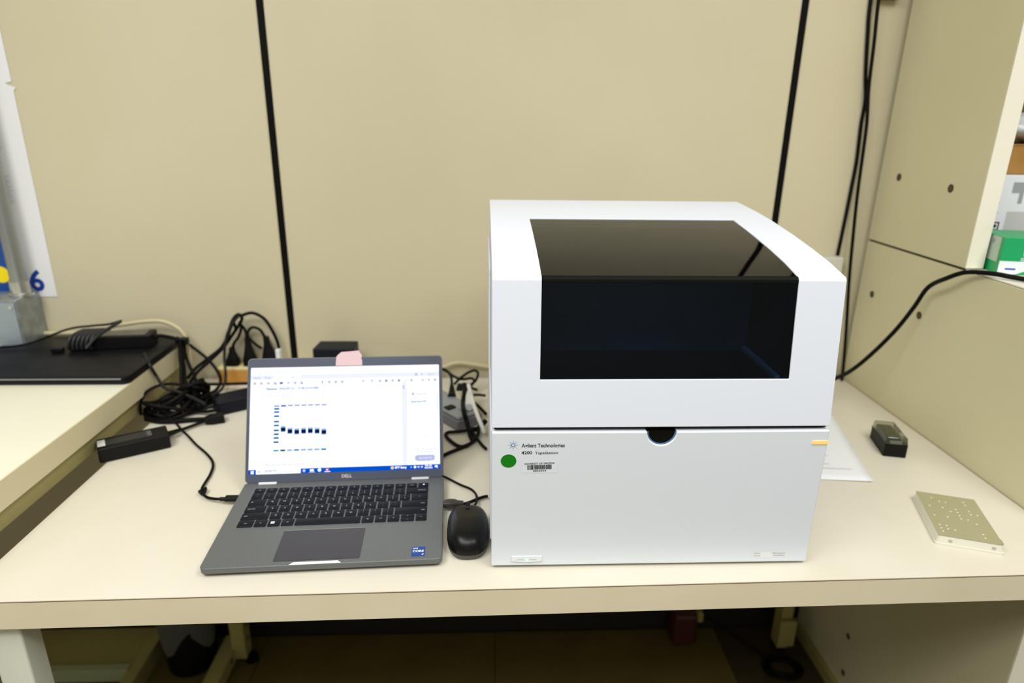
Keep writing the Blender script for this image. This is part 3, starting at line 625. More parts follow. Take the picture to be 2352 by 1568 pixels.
row(KV0 + 5 * RP, 0.0122, [(1.0, 'esc')] + [(1.0, 'F%d' % i) for i in range(1, 11)] + [(1.0, 'F11'), (1.0, 'F12'), (1.0, 'home'), (1.0, '')], 0.0024)
leg.build('key_legend', M_keyprint, kbd, sharp=None)
wk = MB()
for a in (0, 1):
    for c in (0, 1): wk.rect(KU0 + 2.62 * UN + a * 0.0028, KU0 + 2.62 * UN + a * 0.0028 + 0.0025, KV0 + 0.0062 + c * 0.0028, KV0 + 0.0062 + c * 0.0028 + 0.0025, DK, 0, z=0.0019)
wk.build('menu_legend', mat('white_print', (0.8, 0.85, 0.9), 0.5), kbd, sharp=None)
pl = MB(); pl.disc((KU1 - 0.0085, KV0 + 5 * RP + 0.0062), 0.0014, DK @ Matrix.Translation((0, 0, 0.0019)), 14); pl.build('power_lamp', mat('lamp_violet', (0.5, 0.5, 1.0), 0.4, emit=((0.55, 0.60, 1.0), 1.2)), kbd, sharp=None)
# processor sticker
ck = MB(); ck.rect(0.1180, 0.1365, 0.0066, 0.0270, DK, 0, rad=0.0008, z=0.0003); stk = ck.build('processor_sticker', mat('sticker_blue', rgb(10, 62, 140), 0.35), lap, sharp=None)
cp = MB(); cp.text('intel', 0.1197, 0.0222, 0.0030, DK, 0, width=0.0066, bold=0.02, z=0.0006); cp.text('CORE', 0.1195, 0.0152, 0.0042, DK, 0, width=0.0152, bold=0.03, z=0.0006); cp.text('i7', 0.1322, 0.0086, 0.0030, DK, 0, bold=0.02, z=0.0006)
cp.build('sticker_print', mat('white_ink', (0.85, 0.9, 0.95), 0.4), stk, sharp=None)
# hinge strips
for (u0, u1) in ((-0.1375, -0.1085), (0.1075, 0.1362)):
    hp = MB(); hp.prism(rrect(u0, u1, 0.2033, 0.2078, 0.0018), 0.0003, 0.0030, 0, DK); hp.build('hinge_strip', M_chrome, lap, bevel=0.0005)
# lid, tilted back
ph = math.radians(26.16)
LM = Matrix.Translation((0, 0.2091, 0.0185)) @ Matrix(((1, 0, 0, 0), (0, math.sin(ph), -math.cos(ph), 0), (0, math.cos(ph), math.sin(ph), 0), (0, 0, 0, 1)))
LH = 0.2035
ld = MB(); ld.loft([[LM @ Vector((x, y, z)) for x, y in rrect(-LW / 2 + d, LW / 2 - d, 0.0 + d, LH - d, 0.007)] for z, d in ((-0.0052, 0.0010), (-0.0042, 0.0), (-0.0008, 0.0), (0.0, 0.0006))])
lid = ld.build('lid', mat('lid_alu', (0.15, 0.155, 0.165), 0.4, 0.35), lap, sharp=30)
bz = MB(); bz.rect(-LW / 2 + 0.0012, LW / 2 - 0.0012, 0.0008, LH - 0.0012, LM, 0, rad=0.006, z=0.0003); bz.build('bezel', M_bezel, lap, sharp=None)
SW, SH, SB = 0.3094, 0.1739, 0.0140
SMx = LM @ Matrix.Translation((-SW / 2, SB, 0.0006)) @ Matrix.Diagonal((SW, SW, 1, 1))     # screen units: width = 1, height = SH/SW
A = SH / SW
scr = MB(); scr.rect(0, 1, 0, A, SMx, 0, rad=0.006)
screen = scr.build('screen', screen_mat('screen_white', (0.92, 0.955, 1.0), 1.08), lap, sharp=None)
dl = MB(); dl.text('DELL', 0.0, 0.0048, 0.0050, LM, 0, width=0.0165, align='L', bold=0.03, z=0.0006)
dl.v = [(x - 0.0060, y, z) for x, y, z in dl.v]; dl.build('maker_name', mat('logo_silver', (0.55, 0.50, 0.47), 0.4, 0.2), lap, sharp=None)
# what the screen shows (y measured from the top as a fraction of the height)
sc = MB()
SC = [screen_mat('ui_tint', (0.86, 0.885, 1.0), 0.95), screen_mat('ui_text', (0.38, 0.45, 0.74)), screen_mat('ui_blue_text', (0.12, 0.22, 0.58)), screen_mat('ui_task', (0.0, 0.10, 0.72)),
      screen_mat('ui_band_pale', (0.42, 0.47, 0.90)), screen_mat('ui_band_teal', (0.0, 0.17, 0.42)), screen_mat('ui_band_blue', (0.02, 0.10, 0.68)), screen_mat('ui_band_dark', (0.002, 0.012, 0.06)),
      screen_mat('ui_faint', (0.60, 0.66, 0.90), 0.85), screen_mat('ui_button', (0.58, 0.60, 0.95)), screen_mat('ui_white', (0.95, 0.97, 1), 1.05), screen_mat('ui_green', (0.0, 0.10, 0.09)),
      screen_mat('ui_orange', (1.0, 0.72, 0.42)), screen_mat('ui_red', (0.85, 0.10, 0.22)), screen_mat('ui_band_cyan', (0.03, 0.30, 0.62)), screen_mat('ui_halo', (0.40, 0.52, 0.82)), screen_mat('ui_tray', (0.72, 0.72, 0.95))]
def R(a0, a1, b0, b1, mi, rad=0.0, z=0.0001): sc.rect(a0, a1, A * (1 - b1), A * (1 - b0), SMx, mi, rad=rad, z=z)
def TX(t, a, bb_, h, mi, w=None, bold=0.0, al='L', z=0.0002): sc.text(t, a, A * (1 - bb_), h * A, SMx, mi, width=w, bold=bold, align=al, z=z)
for t, a in (('File', .012), ('Edit', .040), ('View', .068), ('Sign', .098), ('Window', .128), ('Help', .170)): TX(t, a, .060, .014, 8)
R(0, .118, .074, .116, 0); R(.262, 1, .072, .114, 0)
TX('Home', .016, .105, .018, 1, bold=.01); TX('Tools', .072, .105, .018, 1, bold=.01); TX('2023-07-21 - 17.0', .145, .104, .017, 8, w=.05); TX('.pdf', .208, .104, .017, 1); TX('x', .243, .104, .014, 8)
for i, a in enumerate((.022, .056, .092, .127, .232, .265, .412, .446, .480)): sc.disc((a, A * (1 - .150)), .0075, SMx @ Matrix.Translation((0, 0, .0001)), 14, 8)
for a in (.127, .265): R(a + .002, a + .008, .150, .165, 1, z=.0002)
R(.152, .168, .140, .160, 2, .002); R(.190, .203, .140, .156, 8, .003); R(.373, .378, .138, .160, 2)
for a in (.585, .632): R(a, a + .014, .138, .144, 1); R(a + .005, a + .009, .138, .160, 1)
for i, a in enumerate((.682, .715, .749, .783, .818, .851)): sc.disc((a, A * (1 - .148)), .0075, SMx @ Matrix.Translation((0, 0, .0001)), 14, (8, 1, 8, 1, 0, 8)[i])
for a in (.912, .945, .978): R(a - .006, a + .006, .138, .158, 8 if a < .97 else 15, .002)
sc.disc((.876, A * (1 - .092)), .008, SMx @ Matrix.Translation((0, 0, .0002)), 14, 8); R(.904, .911, .082, .100, 9, .002, z=.0002); TX('Sign In', .940, .099, .018, 1, w=.036, z=.0003)
TX('Filename:', .084, .214, .020, 2, w=.055, bold=.025); TX('2023-07-21 - 17.00.33.D1000', .150, .212, .020, 2, w=.205, bold=.015)
for i, t in enumerate(('bp', 'A1 (L)', 'B1', 'C1', 'D1', 'E1', 'F1', 'G1', 'H1')):
    TX(t, (.102, .137, .170, .206, .241, .276, .311, .346, .381)[i], .272, .013, 1, al='C')
lane = [.1385 + .0353 * i for i in range(8)]
for i, (bb_, t) in enumerate(((.368, '5000'), (.394, '2500'), (.424, '1500'), (.463, '1000'), (.514, '700'), (.550, '500'), (.596, '400'), (.632, '300'), (.667, '200'), (.706, '100'))):
    R(lane[0] - .0132, lane[0] + .0132, bb_ - .0078, bb_ + .0078, 4 if i == 0 else (6 if i == 9 else 5), .002); TX(t, lane[0] - .022, bb_ + .006, .010, 8, al='R')
R(lane[0] - .0132, lane[0] + .0132, .778, .791, 14, .002); TX('25', lane[0] - .03, .79, .010, 8, al='R')
for i in range(1, 8):
    up_ = (0, .001, .004, .004, .004, .004, .004, .003)[i]
    R(lane[i] - .0130, lane[i] + .0130, .361 - up_, .375 - up_, 6 if i == 1 else 4, .002)
    c = (0, .588, .607, .614, .610, .608, .613, .622)[i]
    R(lane[i] - .0128, lane[i] + .0128, c - .034, c + .026, 8, .004, z=.0001); R(lane[i] - .0124, lane[i] + .0124, c - .024, c + .022, 15, .004, z=.00015)
    R(lane[i] - .0120, lane[i] + .0120, c - .018, c + .019, 5, .003, z=.0002); R(lane[i] - .0115, lane[i] + .0115, c - .013, c + .015, 7, .003, z=.00025)
    R(lane[i] - .0130, lane[i] + .0130, .776, .792, 11 if i == 1 else (14 if i in (3, 7) else 15), .002)
TX('Default image (Contrast 100%), Image is Scaled to Sample', .084, .921, .013, 1, w=.208); TX('Sample Info', .084, .974, .015, 2, w=.061, bold=.02)
R(.800, .8035, .16, .955, 0); R(.8035, .825, .16, .955, 0); R(.803, .812, .195, .232, 8, .002, z=.0002)
TX('Search tools', .862, .206, .013, 8, w=.07); R(.852, .866, .268, .294, 8, .002); TX('Export PDF', .880, .290, .017, 1, w=.05); TX('^', .945, .292, .016, 1)
TX('Adobe Export PDF', .848, .364, .017, 2, w=.082, bold=.02)
for i, (a, w, bb_) in enumerate(((.852, .105, .400), (.848, .060, .427), (.848, .055, .476), (.855, .100, .520), (.848, .045, .588), (.855, .105, .636), (.848, .090, .694), (.848, .080, .724))):
    TX(('Convert PDF Files to Word', 'or Excel Online', 'Select PDF File', '2023-07-21 - 17 .pdf', 'Convert to', 'Microsoft Word (*.docx)', 'Document Language:', 'English (U.S.) Change')[i], a, bb_, .012, 8, w=w)
TX('Convert, edit and e-sign PDF', .862, .816, .014, 1, w=.122); TX('forms & agreements', .878, .841, .013, 1, w=.085)
R(.867, .972, .866, .922, 9, .013); TX('Free 7-Day Trial', .890, .901, .016, 10, w=.065)
R(.986, .996, .27, .44, 0, .003)
R(0, 1, .957, 1.0, 3); R(.038, .268, .943, 1.0, 10, 0, z=.0002)
for a in (0, 1):
    for c in (0, 1): R(.0115 + a * .0085, .0190 + a * .0085, .966 + c * .0155, .9795 + c * .0155, 10, 0, z=.0002)
sc.disc((.054, A * (1 - .977)), .005, SMx @ Matrix.Translation((0, 0, .0003)), 14, 8); TX('Type here to search', .073, .984, .016, 8, w=.10, z=.0003)
sc.disc((.285, A * (1 - .978)), .0075, SMx @ Matrix.Translation((0, 0, .0002)), 16, 16)
R(.315, .336, .966, .988, 10, .004, z=.0002); R(.311, .341, .9915, .998, 16, .001, z=.0002); sc.disc((.365, A * (1 - .976)), .0095, SMx @ Matrix.Translation((0, 0, .0002)), 18, 10)
R(.396, .414, .964, .986, 13, .002, z=.0002); R(.401, .409, .969, .982, 10, .003, z=.0003); R(.391, .421, .990, .9965, 10, .001, z=.0002)
sc.disc((.746, A * (1 - .978)), .0088, SMx @ Matrix.Translation((0, 0, .0002)), 18, 12); TX('83°F', .760, .986, .020, 10, w=.024, bold=.05, z=.0002); TX('Sunny', .789, .986, .020, 10, w=.033, bold=.05, z=.0002)
TX('^', .841, .990, .020, 16, bold=.06, z=.0002); sc.disc((.866, A * (1 - .977)), .007, SMx @ Matrix.Translation((0, 0, .0002)), 16, 10); R(.879, .891, .969, .986, 16, .002, z=.0002); sc.disc((.903, A * (1 - .977)), .006, SMx @ Matrix.Translation((0, 0, .0002)), 16, 16)
TX('9:05 AM', .919, .973, .013, 10, w=.036, bold=.05, z=.0002); TX('8/23/2023', .917, .993, .013, 10, w=.042, bold=.05, z=.0002); R(.971, .987, .966, .986, 10, .004, z=.0002); R(.980, .989, .980, .992, 16, .002, z=.0003)
sc.build('screen_image', SC, screen, sharp=None)
# pink tape folded over the camera at the top of the lid
pk = MB(); M_pink = mat('pink_tape', (0.66, 0.48, 0.50), 0.6, bump=(160, 0.15))
fr_ = [(-0.0170, LH - 0.0148), (0.0268, LH - 0.0148), (0.0266, LH - 0.006), (0.0250, LH - 0.0030), (0.0262, LH + 0.0006), (0.0258, LH + 0.0030), (0.0205, LH + 0.0105), (0.0060, LH + 0.0083), (-0.0085, LH + 0.0080), (-0.0135, LH + 0.0035), (-0.0160, LH + 0.0005), (-0.0165, LH - 0.006)]
pk.prism(fr_, 0.0006, 0.0010, 0, LM)
bk = [(-0.0150, LH - 0.012), (0.0250, LH - 0.012), (0.0255, LH + 0.0025), (0.0200, LH + 0.0100), (-0.0080, LH + 0.0076), (-0.0140, LH + 0.0020)]
pk.prism(bk, -0.0062, -0.0058, 0, LM)
pk.loft([[LM @ Vector((x, y, z)) for x, y, z in ((-0.008, LH + 0.0078, -0.006), (-0.008, LH + 0.0084, 0.0008), (-0.008, LH + 0.0076, 0.0008), (-0.008, LH + 0.0070, -0.006))],
         [LM @ Vector((x, y, z)) for x, y, z in ((0.0203, LH + 0.0098, -0.006), (0.0203, LH + 0.0103, 0.0008), (0.0203, LH + 0.0095, 0.0008), (0.0203, LH + 0.0090, -0.006))]])
pto = pk.build('camera_tape', M_pink, sharp=30)
pto.matrix_world = Matrix.Translation((-0.2176, 0.7480, T)) @ Matrix.Rotation(math.radians(2.757), 4, 'Z')
tag(pto, 'piece of pink tape folded over the top edge of the laptop lid', 'tape')

# ------------------------------------------------------------------ mouse
ms = thing('computer_mouse', 'black wired computer mouse between the laptop and the instrument', 'mouse', (-0.0240, 0.8240, T), math.radians(1.5))
def mouse_ring(t, sx, sy, z, k=28):
    out = []
    for i in range(k):
        a = 2 * math.pi * i / k; c, s_ = math.cos(a), math.sin(a)
        e = 2 / 2.7
        out.append((sx * math.copysign(abs(c) ** e, c), sy * math.copysign(abs(s_) ** e, s_), z))
    return out
lo = MB(); lo.loft([mouse_ring(0, 0.0275, 0.0535, 0.0008), mouse_ring(0, 0.0300, 0.0560, 0.0040), mouse_ring(0, 0.0306, 0.0570, 0.0095)]); lo.build('mouse_base', mat('mouse_grey', (0.055, 0.053, 0.045), 0.4), ms, sharp=50)
tpm = MB(); rings = []
N_ = 12
for i in range(N_ + 1):
    t = i / N_; sx = 0.0308 * math.cos(t * math.pi / 2) ** 0.42 if i < N_ else 0.0006; sy = 0.0573 * math.cos(t * math.pi / 2) ** 0.50 if i < N_ else 0.001
    z = 0.0098 + 0.0265 * math.sin(t * math.pi / 2)
    rings.append([(x, y - 0.004 * t * t, z - 0.010 * t * max(0.0, (y - 0.0) / 0.057)) for x, y, z in mouse_ring(0, sx, sy, z)])
tpm.loft(rings); tpm.build('mouse_shell', mat('mouse_black', (0.0012, 0.0013, 0.0016), 0.33, spec=0.28), ms, sharp=60)
wh = MB(); wh.tube([(-0.0035, 0.036, 0.0262), (0.0, 0.036, 0.0262), (0.0035, 0.036, 0.0262)], 0.0085, 18, 1); wh.build('scroll_wheel', M_blackplastic2, ms, sharp=40)
sp_ = MB(); sp_.tube([(0.0, 0.048, 0.0215), (0.0, 0.053, 0.0175), (0.0, 0.056, 0.0135)], 0.0009, 6, 3); sp_.build('button_gap', M_black_trim, ms)
mc = MB(); Rm = Matrix.Rotation(-math.radians(1.5), 4, 'Z'); mc.tube([Rm @ Vector((p[0] + 0.0240, p[1] - 0.8240, p[2])) for p in PATH['mouse_cord']], 0.0019, 8, 6); mc.build('cord', M_cable, ms, sharp=60)

# ------------------------------------------------------------------ power adapters
def rounded_bar(w, d, h, bev=0.003): return MB().box(-w / 2, w / 2, -d / 2, d / 2, 0, h)
ch0 = (-0.6380, 1.1000, T + 0.0005)
chg = thing('laptop_charger', 'black laptop power adapter with a white label lying against the bench edge', 'adapter', ch0)
CM = Matrix.Rotation(math.radians(31.5), 4, 'Z')
k = MB(); k.box(-0.057, 0.057, -0.0235, 0.0235, 0.0, 0.0275, 0, CM); k.build('brick', M_blackplastic, chg, bevel=0.003, seg=3)
k = MB(); k.rect(-0.050, 0.030, -0.012, 0.014, CM @ Matrix.Translation((0, 0, 0.02765)), 0); k.build('rating_label', mat('label_dark', (0.022, 0.022, 0.020), 0.55), chg, sharp=None)
k = MB(); k.rect(-0.0555, -0.0435, -0.013, 0.014, CM @ Matrix.Translation((0, 0, 0.0279)), 0); tag(k.build('white_label', mat('label_paper', (0.72, 0.74, 0.70), 0.5), chg, sharp=None), 'small white label')
k = MB(); 
for q in range(3): k.rect(0.0235 + q * 0.0025, 0.0245 + q * 0.0025, -0.011, 0.012, CM @ Matrix.Translation((0, 0, 0.0279)), 0)
k.build('label_print', mat('label_ink', (0.16, 0.20, 0.21), 0.5), chg, sharp=None)
k = MB(); k.tube(rel(PATH['charger_mains'], ch0), 0.0030, 10, 5); k.build('mains_cord', M_cable, chg, sharp=60)
pm = rel(PATH['charger_mains'], ch0)
k = MB(); k.tube([pm[0], pm[1], pm[2]], 0.0068, 10, 4, taper=(1.0, 0.5)); k.build('strain_relief', M_blackplastic, chg, sharp=60)
c0, c1 = [Vector(p) for p in rel(PATH['mains_conn'], ch0)]
d = (c1 - c0); ang = math.atan2(d.y, d.x); k = MB(); MM = Matrix.Translation((c0 + c1) / 2) @ Matrix.Rotation(ang, 4, 'Z')
k.loft([[MM @ Vector((x, sy * a, sz * c)) for a, c in ((-1, -1), (1, -1), (1, 1), (-1, 1))] for x, sy, sz in ((-0.019, 0.006, 0.006), (-0.006, 0.009, 0.0085), (0.017, 0.010, 0.009))]); k.build('mains_connector', M_blackplastic, chg, bevel=0.001)
k = MB(); k.tube(rel(PATH['charger_dc'], ch0), 0.0023, 10, 6); k.build('laptop_cord', M_cable, chg, sharp=60)
pg = [Vector(p) for p in rel(PATH['charger_plug'], ch0)]
k = MB(); k.tube([pg[0] - Vector((0.004, 0, 0)), pg[1] * 0.5 + pg[0] * 0.5], 0.0034, 10, 1); k.build('cord_sleeve', M_blackplastic, chg)
k = MB(); k.box(-0.013, 0.013, -0.0055, 0.0055, -0.0035, 0.0035, 0, Matrix.Translation(pg[2] - Vector((0.0085, 0, 0)))); k.build('laptop_plug', M_blackplastic, chg, bevel=0.0015)
kn = Vector(rel(PATH['knot'], ch0)[0])
k = MB(); k.tube([kn + Vector((0.004 * math.cos(a), 0.007 * math.sin(a), 0.002 * math.sin(2 * a))) for a in [i * math.pi / 5 for i in range(10)]], 0.0024, 8, 4, closed=True); k.build('cord_strap', M_blackplastic, chg, sharp=60)

def brick(name, label, loc, w, d, h, rot, m=None, bev=0.003, group=None):
    o = rounded_bar(w, d, h).build(name, m or M_blackplastic2, bevel=bev, seg=3); o.location = loc; o.rotation_euler = (0, 0, rot)
    return tag(o, label, 'adapter', group)
bk2 = thing('power_adapter', 'large black power adapter behind the left edge of the laptop screen', 'adapter', (-0.487, 1.312, T + 0.0004), math.radians(34))
MB().box(-0.085, 0.085, -0.026, 0.026, 0, 0.030).build('brick', M_blackplastic2, bk2, bevel=0.004, seg=3)
k = MB(); k.tube([(-0.085, 0.004, 0.014), (-0.094, 0.005, 0.013), (-0.104, 0.005, 0.010)], 0.0055, 10, 3, taper=(1.0, 0.5)); k.build('strain_relief', M_blackplastic, bk2)
k = MB(); k.tube([(0.085, -0.004, 0.014), (0.095, -0.006, 0.012), (0.108, -0.016, 0.006)], 0.0045, 10, 3, taper=(1.0, 0.5)); k.build('strain_relief', M_blackplastic, bk2)
bk3 = thing('power_adapter', 'upright black power adapter by the wall above the laptop lid', 'adapter', (-0.3290, 1.3920, T), 0.0)
k = MB(); k.loft([[(x, -0.027, z) for x, z in ((-0.046, 0.0), (0.045, 0.0), (0.045, 0.104), (-0.046, 0.104))], [(x, 0.024, z) for x, z in ((-0.046, 0.0), (0.045, 0.0), (0.045, 0.106), (-0.040, 0.106))]][::-1]); k.build('brick', M_blackplastic2, bk3, bevel=0.003)
k = MB(); k.tube([(0.045, 0.0, 0.075), (0.060, 0.006, 0.066), (0.082, 0.014, 0.058), (0.120, 0.022, 0.054), (0.165, 0.030, 0.040), (0.205, 0.030, 0.020)], 0.0042, 10, 5); k.build('cord', M_blackplastic2, bk3, sharp=60)

# ------------------------------------------------------------------ wooden-orange power strip with plugs
ps_ = thing('power_strip', 'orange power strip with a cream top against the back wall', 'power strip', (-0.490, 1.437, T))
M_orange = mat('strip_orange', (0.50, 0.235, 0.045), 0.5); M_cream = mat('strip_cream', (0.72, 0.62, 0.30), 0.45)
MB().box(-0.118, 0.118, -0.0195, 0.0195, 0.0, 0.0335).build('housing', M_orange, ps_, bevel=0.002)
MB().box(-0.1175, 0.1175, -0.0190, 0.0190, 0.0336, 0.0405).build('socket_plate', M_cream, ps_, bevel=0.002)
def plug(name, label, base, top, w0, w1, d0, m=M_blackplastic):
    bp = Vector((base[0], base[1], T + 0.0408)); k = MB(); rings = []
    L = top[2] + T - bp.z; lean = top[0] - base[0]
    for t, sx, sy in ((0, w0, d0), (0.22, w0, d0), (0.45, w0 * 0.72, d0 * 0.85), (0.75, w1 * 1.15, d0 * 0.55), (1.0, w1, d0 * 0.42)):
        rings.append([(lean * t + x, y, L * t) for x, y in rrect(-sx, sx, -sy, sy, min(sx, sy) * 0.45, 3)])
    k.loft(rings); o = k.build(name, m, sharp=45); o.location = bp
    return tag(o, label, 'plug', 'mains plugs in the power strips')
pp = PATH['plugs']
plug('mains_plug', 'black plug at the left end of the orange power strip', pp[0], pp[1], 0.0150, 0.0055, 0.012)
plug('mains_plug', 'tall black plug second from the left in the orange power strip', pp[2], pp[3], 0.0140, 0.0055, 0.012)
plug('mains_plug', 'tall black plug nearest the black wall strip in the orange power strip', (pp[4][0] + 0.002, pp[4][1], 0), (pp[5][0] + 0.003, pp[5][1], pp[5][2]), 0.0175, 0.0060, 0.012)
o = MB().box(-0.0050, 0.0050, -0.008, 0.008, 0, 0.040).build('mains_plug', M_white_plastic, bevel=0.0015); o.location = (pp[6][0] + 0.0008, pp[6][1] - 0.006, T + 0.0408)
tag(o, 'slim white plug at the right end of the orange power strip', 'plug', 'mains plugs in the power strips')

# ------------------------------------------------------------------ cables in the left heap
cable('power_cable', PATH['k8a'], 0.0036, 'black cable arching high over the plugs to the slim white plug')
cable('power_cable', PATH['k8b'], 0.0036, 'black cable rising to the knot above the plugs from the heap')
cable('power_cable', [(p[0] - 0.004, p[1] - 0.004, p[2] - 0.005) for p in PATH['k8b'][:6]] + [(-0.556, 1.416, 0.152), (-0.549, 1.418, 0.165)], 0.0034, 'lower of the black cables running up to the knot over the plugs')
cable('power_cable', PATH['k9'], 0.0030, 'worn grey cable hanging from the knot in front of the orange strip', M_cable_grey)
cable('power_cable', PATH['k10'], 0.0032, 'short black cable curling up from the leftmost plug')
cable('power_cable', PATH['k11'], 0.0032, 'black cable looping in a small ring beside the tallest plug')
cable('power_cable', PATH['k12'], 0.0032, 'short black cable rising from the second plug to the knot')
cable('power_cable', PATH['k7'], 0.0034, 'black cable sweeping down in a bow before the orange power strip')
cable('power_cable', PATH['k6a'], 0.0048, 'thick black cable dropping off the bench corner', group=None)
cable('power_cable', PATH['k6b'], 0.0037, 'thinner black cable slanting right below the bench corner')
cable('power_cable', PATH['k6c'], 0.0041, 'black cable hanging leftmost below the bench corner')
cable('power_cable', PATH['k5'], 0.0033, 'grey cable slanting from the black closed laptop down to the coil', M_cable_grey)
cable('power_cable', PATH['k4'], 0.0034, 'black cable running straight below the front of the orange strip')
cable('power_cable', PATH['k3'], 0.0030, 'thin black cable between the coil and the large adapter')
cable('power_cable', PATH['k2'], 0.0046, 'thick black cable lying flat from the coil to the charger connector')
def coil(name, label, c, r, ry, turns, rad, h, seed, rotz):
    rnd = random.Random(seed); P = []
    for i in range(turns * 12):
        a = 2 * math.pi * i / 12; t = i / (turns * 12)
        k_ = 1 + 0.16 * math.sin(1.7 * i / 12 + seed) + rnd.uniform(-0.06, 0.06)
        x, y = r * k_ * math.cos(a), ry * k_ * math.sin(a)
        z = rad + 0.001 + h * (0.5 + 0.5 * math.sin(0.9 * a + seed * 1.3)) * (0.35 + 0.65 * abs(math.sin(a / 2 + seed)))
        cz_, sz_ = math.cos(rotz), math.sin(rotz)
        P.append((c[0] + x * cz_ - y * sz_, c[1] + x * sz_ + y * cz_, z))
    return cable(name, P, rad, label, cat='cable', sub=4, seg=8)
coil('cable_coil', 'tangled coil of black cable on the desk beside the bench', (-0.640, 1.256), 0.042, 0.032, 7, 0.0042, 0.046, 2, 0.4)
coil('cable_coil', 'tight bundle of black cable heaped behind the coil, under the bench corner', (-0.610, 1.292), 0.028, 0.024, 8, 0.0046, 0.058, 5, 0.2)
k = MB(); k.tube([(-0.690, 1.232, 0.010), (-0.690, 1.236, 0.030), (-0.684, 1.248, 0.050), (-0.668, 1.268, 0.058), (-0.645, 1.285, 0.056), (-0.622, 1.292, 0.048)], 0.0030, 8, 5)
k.v = [(x, y, z + T) for x, y, z in k.v]; tag(k.build('power_cable', M_cable, loc=(-0.66, 1.26, T), sharp=60), 'black cable bowing up over the left side of the coil', 'cable')
cable('power_cable', [(-0.6762, 1.090, -0.006), (-0.6765, 1.065, -0.03), (-0.677, 1.03, -0.07), (-0.679, 0.99, -0.14), (-0.682, 0.95, -0.24)], 0.0028, 'black cable slipping into the gap between the bench and the desk')

# ------------------------------------------------------------------ closed laptop and bits on the bench
cl = thing('closed_laptop', 'closed black laptop lying on the bench near the wall', 'laptop', (-0.862, 1.318, ZT), math.radians(0.3))
M_lap2 = mat('laptop_black', (0.005, 0.005, 0.006), 0.42, spec=0.2)
k = MB(); k.loft([[(x, y, z) for x, y in rrect(-0.178 + d, 0.178 - d, -0.122 + d, 0.122 - d, 0.014)] for z, d in ((0.0, 0.003), (0.003, 0.0), (0.0088, 0.0), (0.0098, 0.0012))]); k.build('base', M_lap2, cl, sharp=40)
k = MB(); k.loft([[(x, y, z) for x, y in rrect(-0.178 + d, 0.178 - d, -0.122 + d, 0.122 - d, 0.014)] for z, d in ((0.0104, 0.0012), (0.0112, 0.0), (0.0165, 0.0), (0.0180, 0.003))]); k.build('lid', M_lap2, cl, sharp=40)
k = MB(); k.tube([(-0.165, -0.1222, 0.0125), (0.0, -0.1222, 0.0125), (0.166, -0.1222, 0.0125)], 0.0018, 8, 1); k.build('edge_highlight', mat('edge_sheen', (0.32, 0.32, 0.30), 0.25, 0.6), cl, sharp=60)  # pale strip added as the gloss highlight along the front lip
zc = ZT + 0.0182 - T
ta0 = (-0.795, 1.375, T + zc)
ta = thing('power_adapter', 'black power adapter wrapped in its cord on the closed laptop', 'adapter', ta0, math.radians(7))
MB().box(-0.082, 0.078, -0.024, 0.024, 0.0, 0.029).build('brick', M_blackplastic, ta, bevel=0.003, seg=3)
k = MB(); k.rect(-0.02, 0.066, -0.017, 0.020, Matrix.Translation((0, 0, 0.0292)), 0); k.build('rating_label', mat('label_grey', (0.13, 0.12, 0.09), 0.5), ta, sharp=None)
for q in range(6):
    x = -0.075 + q * 0.0085; rr = 0.0032
    k = MB(); k.tube([(x - 0.006, -0.0285, 0.006), (x, -0.0275, 0.030), (x + 0.006, 0.0, 0.0345), (x + 0.010, 0.0265, 0.030), (x + 0.010, 0.0275, 0.006), (x + 0.002, 0.0, 0.0042 - 0.001 * (q % 2))], rr, 8, 4, closed=True)
    k.build('cord_wrap', mat('cord_dark', (0.02, 0.02, 0.021), 0.55), ta, sharp=60)
Rt = Matrix.Rotation(-math.radians(7), 4, 'Z')
k = MB(); k.tube([Rt @ Vector((p[0] - ta0[0], p[1] - ta0[1], p[2] + T - ta0[2])) for p in [(-0.829, 1.325, 0.120), (-0.812, 1.338, 0.140), (-0.786, 1.343, 0.158), (-0.760, 1.345, 0.172)]], 0.0034, 8, 4); k.build('cord_tail', MATS['cord_dark'], ta, sharp=60)
k = MB(); k.box(-0.016, 0.008, -0.006, 0.006, 0.0, 0.010, 0, Matrix.Translation((-0.098, -0.030, 0.001))); k.build('cord_plug', M_blackplastic, ta, bevel=0.002)
cable('power_cable', [(-1.10, 1.345, zc + 0.004), (-1.04, 1.352, zc + 0.004), (-0.975, 1.366, zc + 0.008), (-0.915, 1.412, zc + 0.026), (-0.858, 1.406, zc + 0.036), (-0.814, 1.392, zc + 0.044), (-0.763, 1.352, zc + 0.064)], 0.0024, 'thin black cable stretched along the back of the closed laptop')
cable('power_cable', [(-0.722, 1.385, zc + 0.012), (-0.712, 1.392, zc + 0.018), (-0.697, 1.398, zc + 0.014), (-0.680, 1.402, zc + 0.008), (-0.664, 1.402, zc + 0.002)], 0.0040, 'short thick black cable bridging from the adapter to the bench corner')
k = MB(); k.loft([[(-0.668 + x, 1.402 + sy * a, T + 0.110 + sz * c) for a, c in ((-1, -1), (1, -1), (1, 1), (-1, 1))] for x, sy, sz in ((-0.012, 0.006, 0.005), (0.002, 0.009, 0.008), (0.014, 0.007, 0.007))])
tag(k.build('cable_connector', M_blackplastic, loc=(-0.668, 1.402, T + 0.10), bevel=0.0015), 'black cable connector dangling at the bench corner', 'connector')
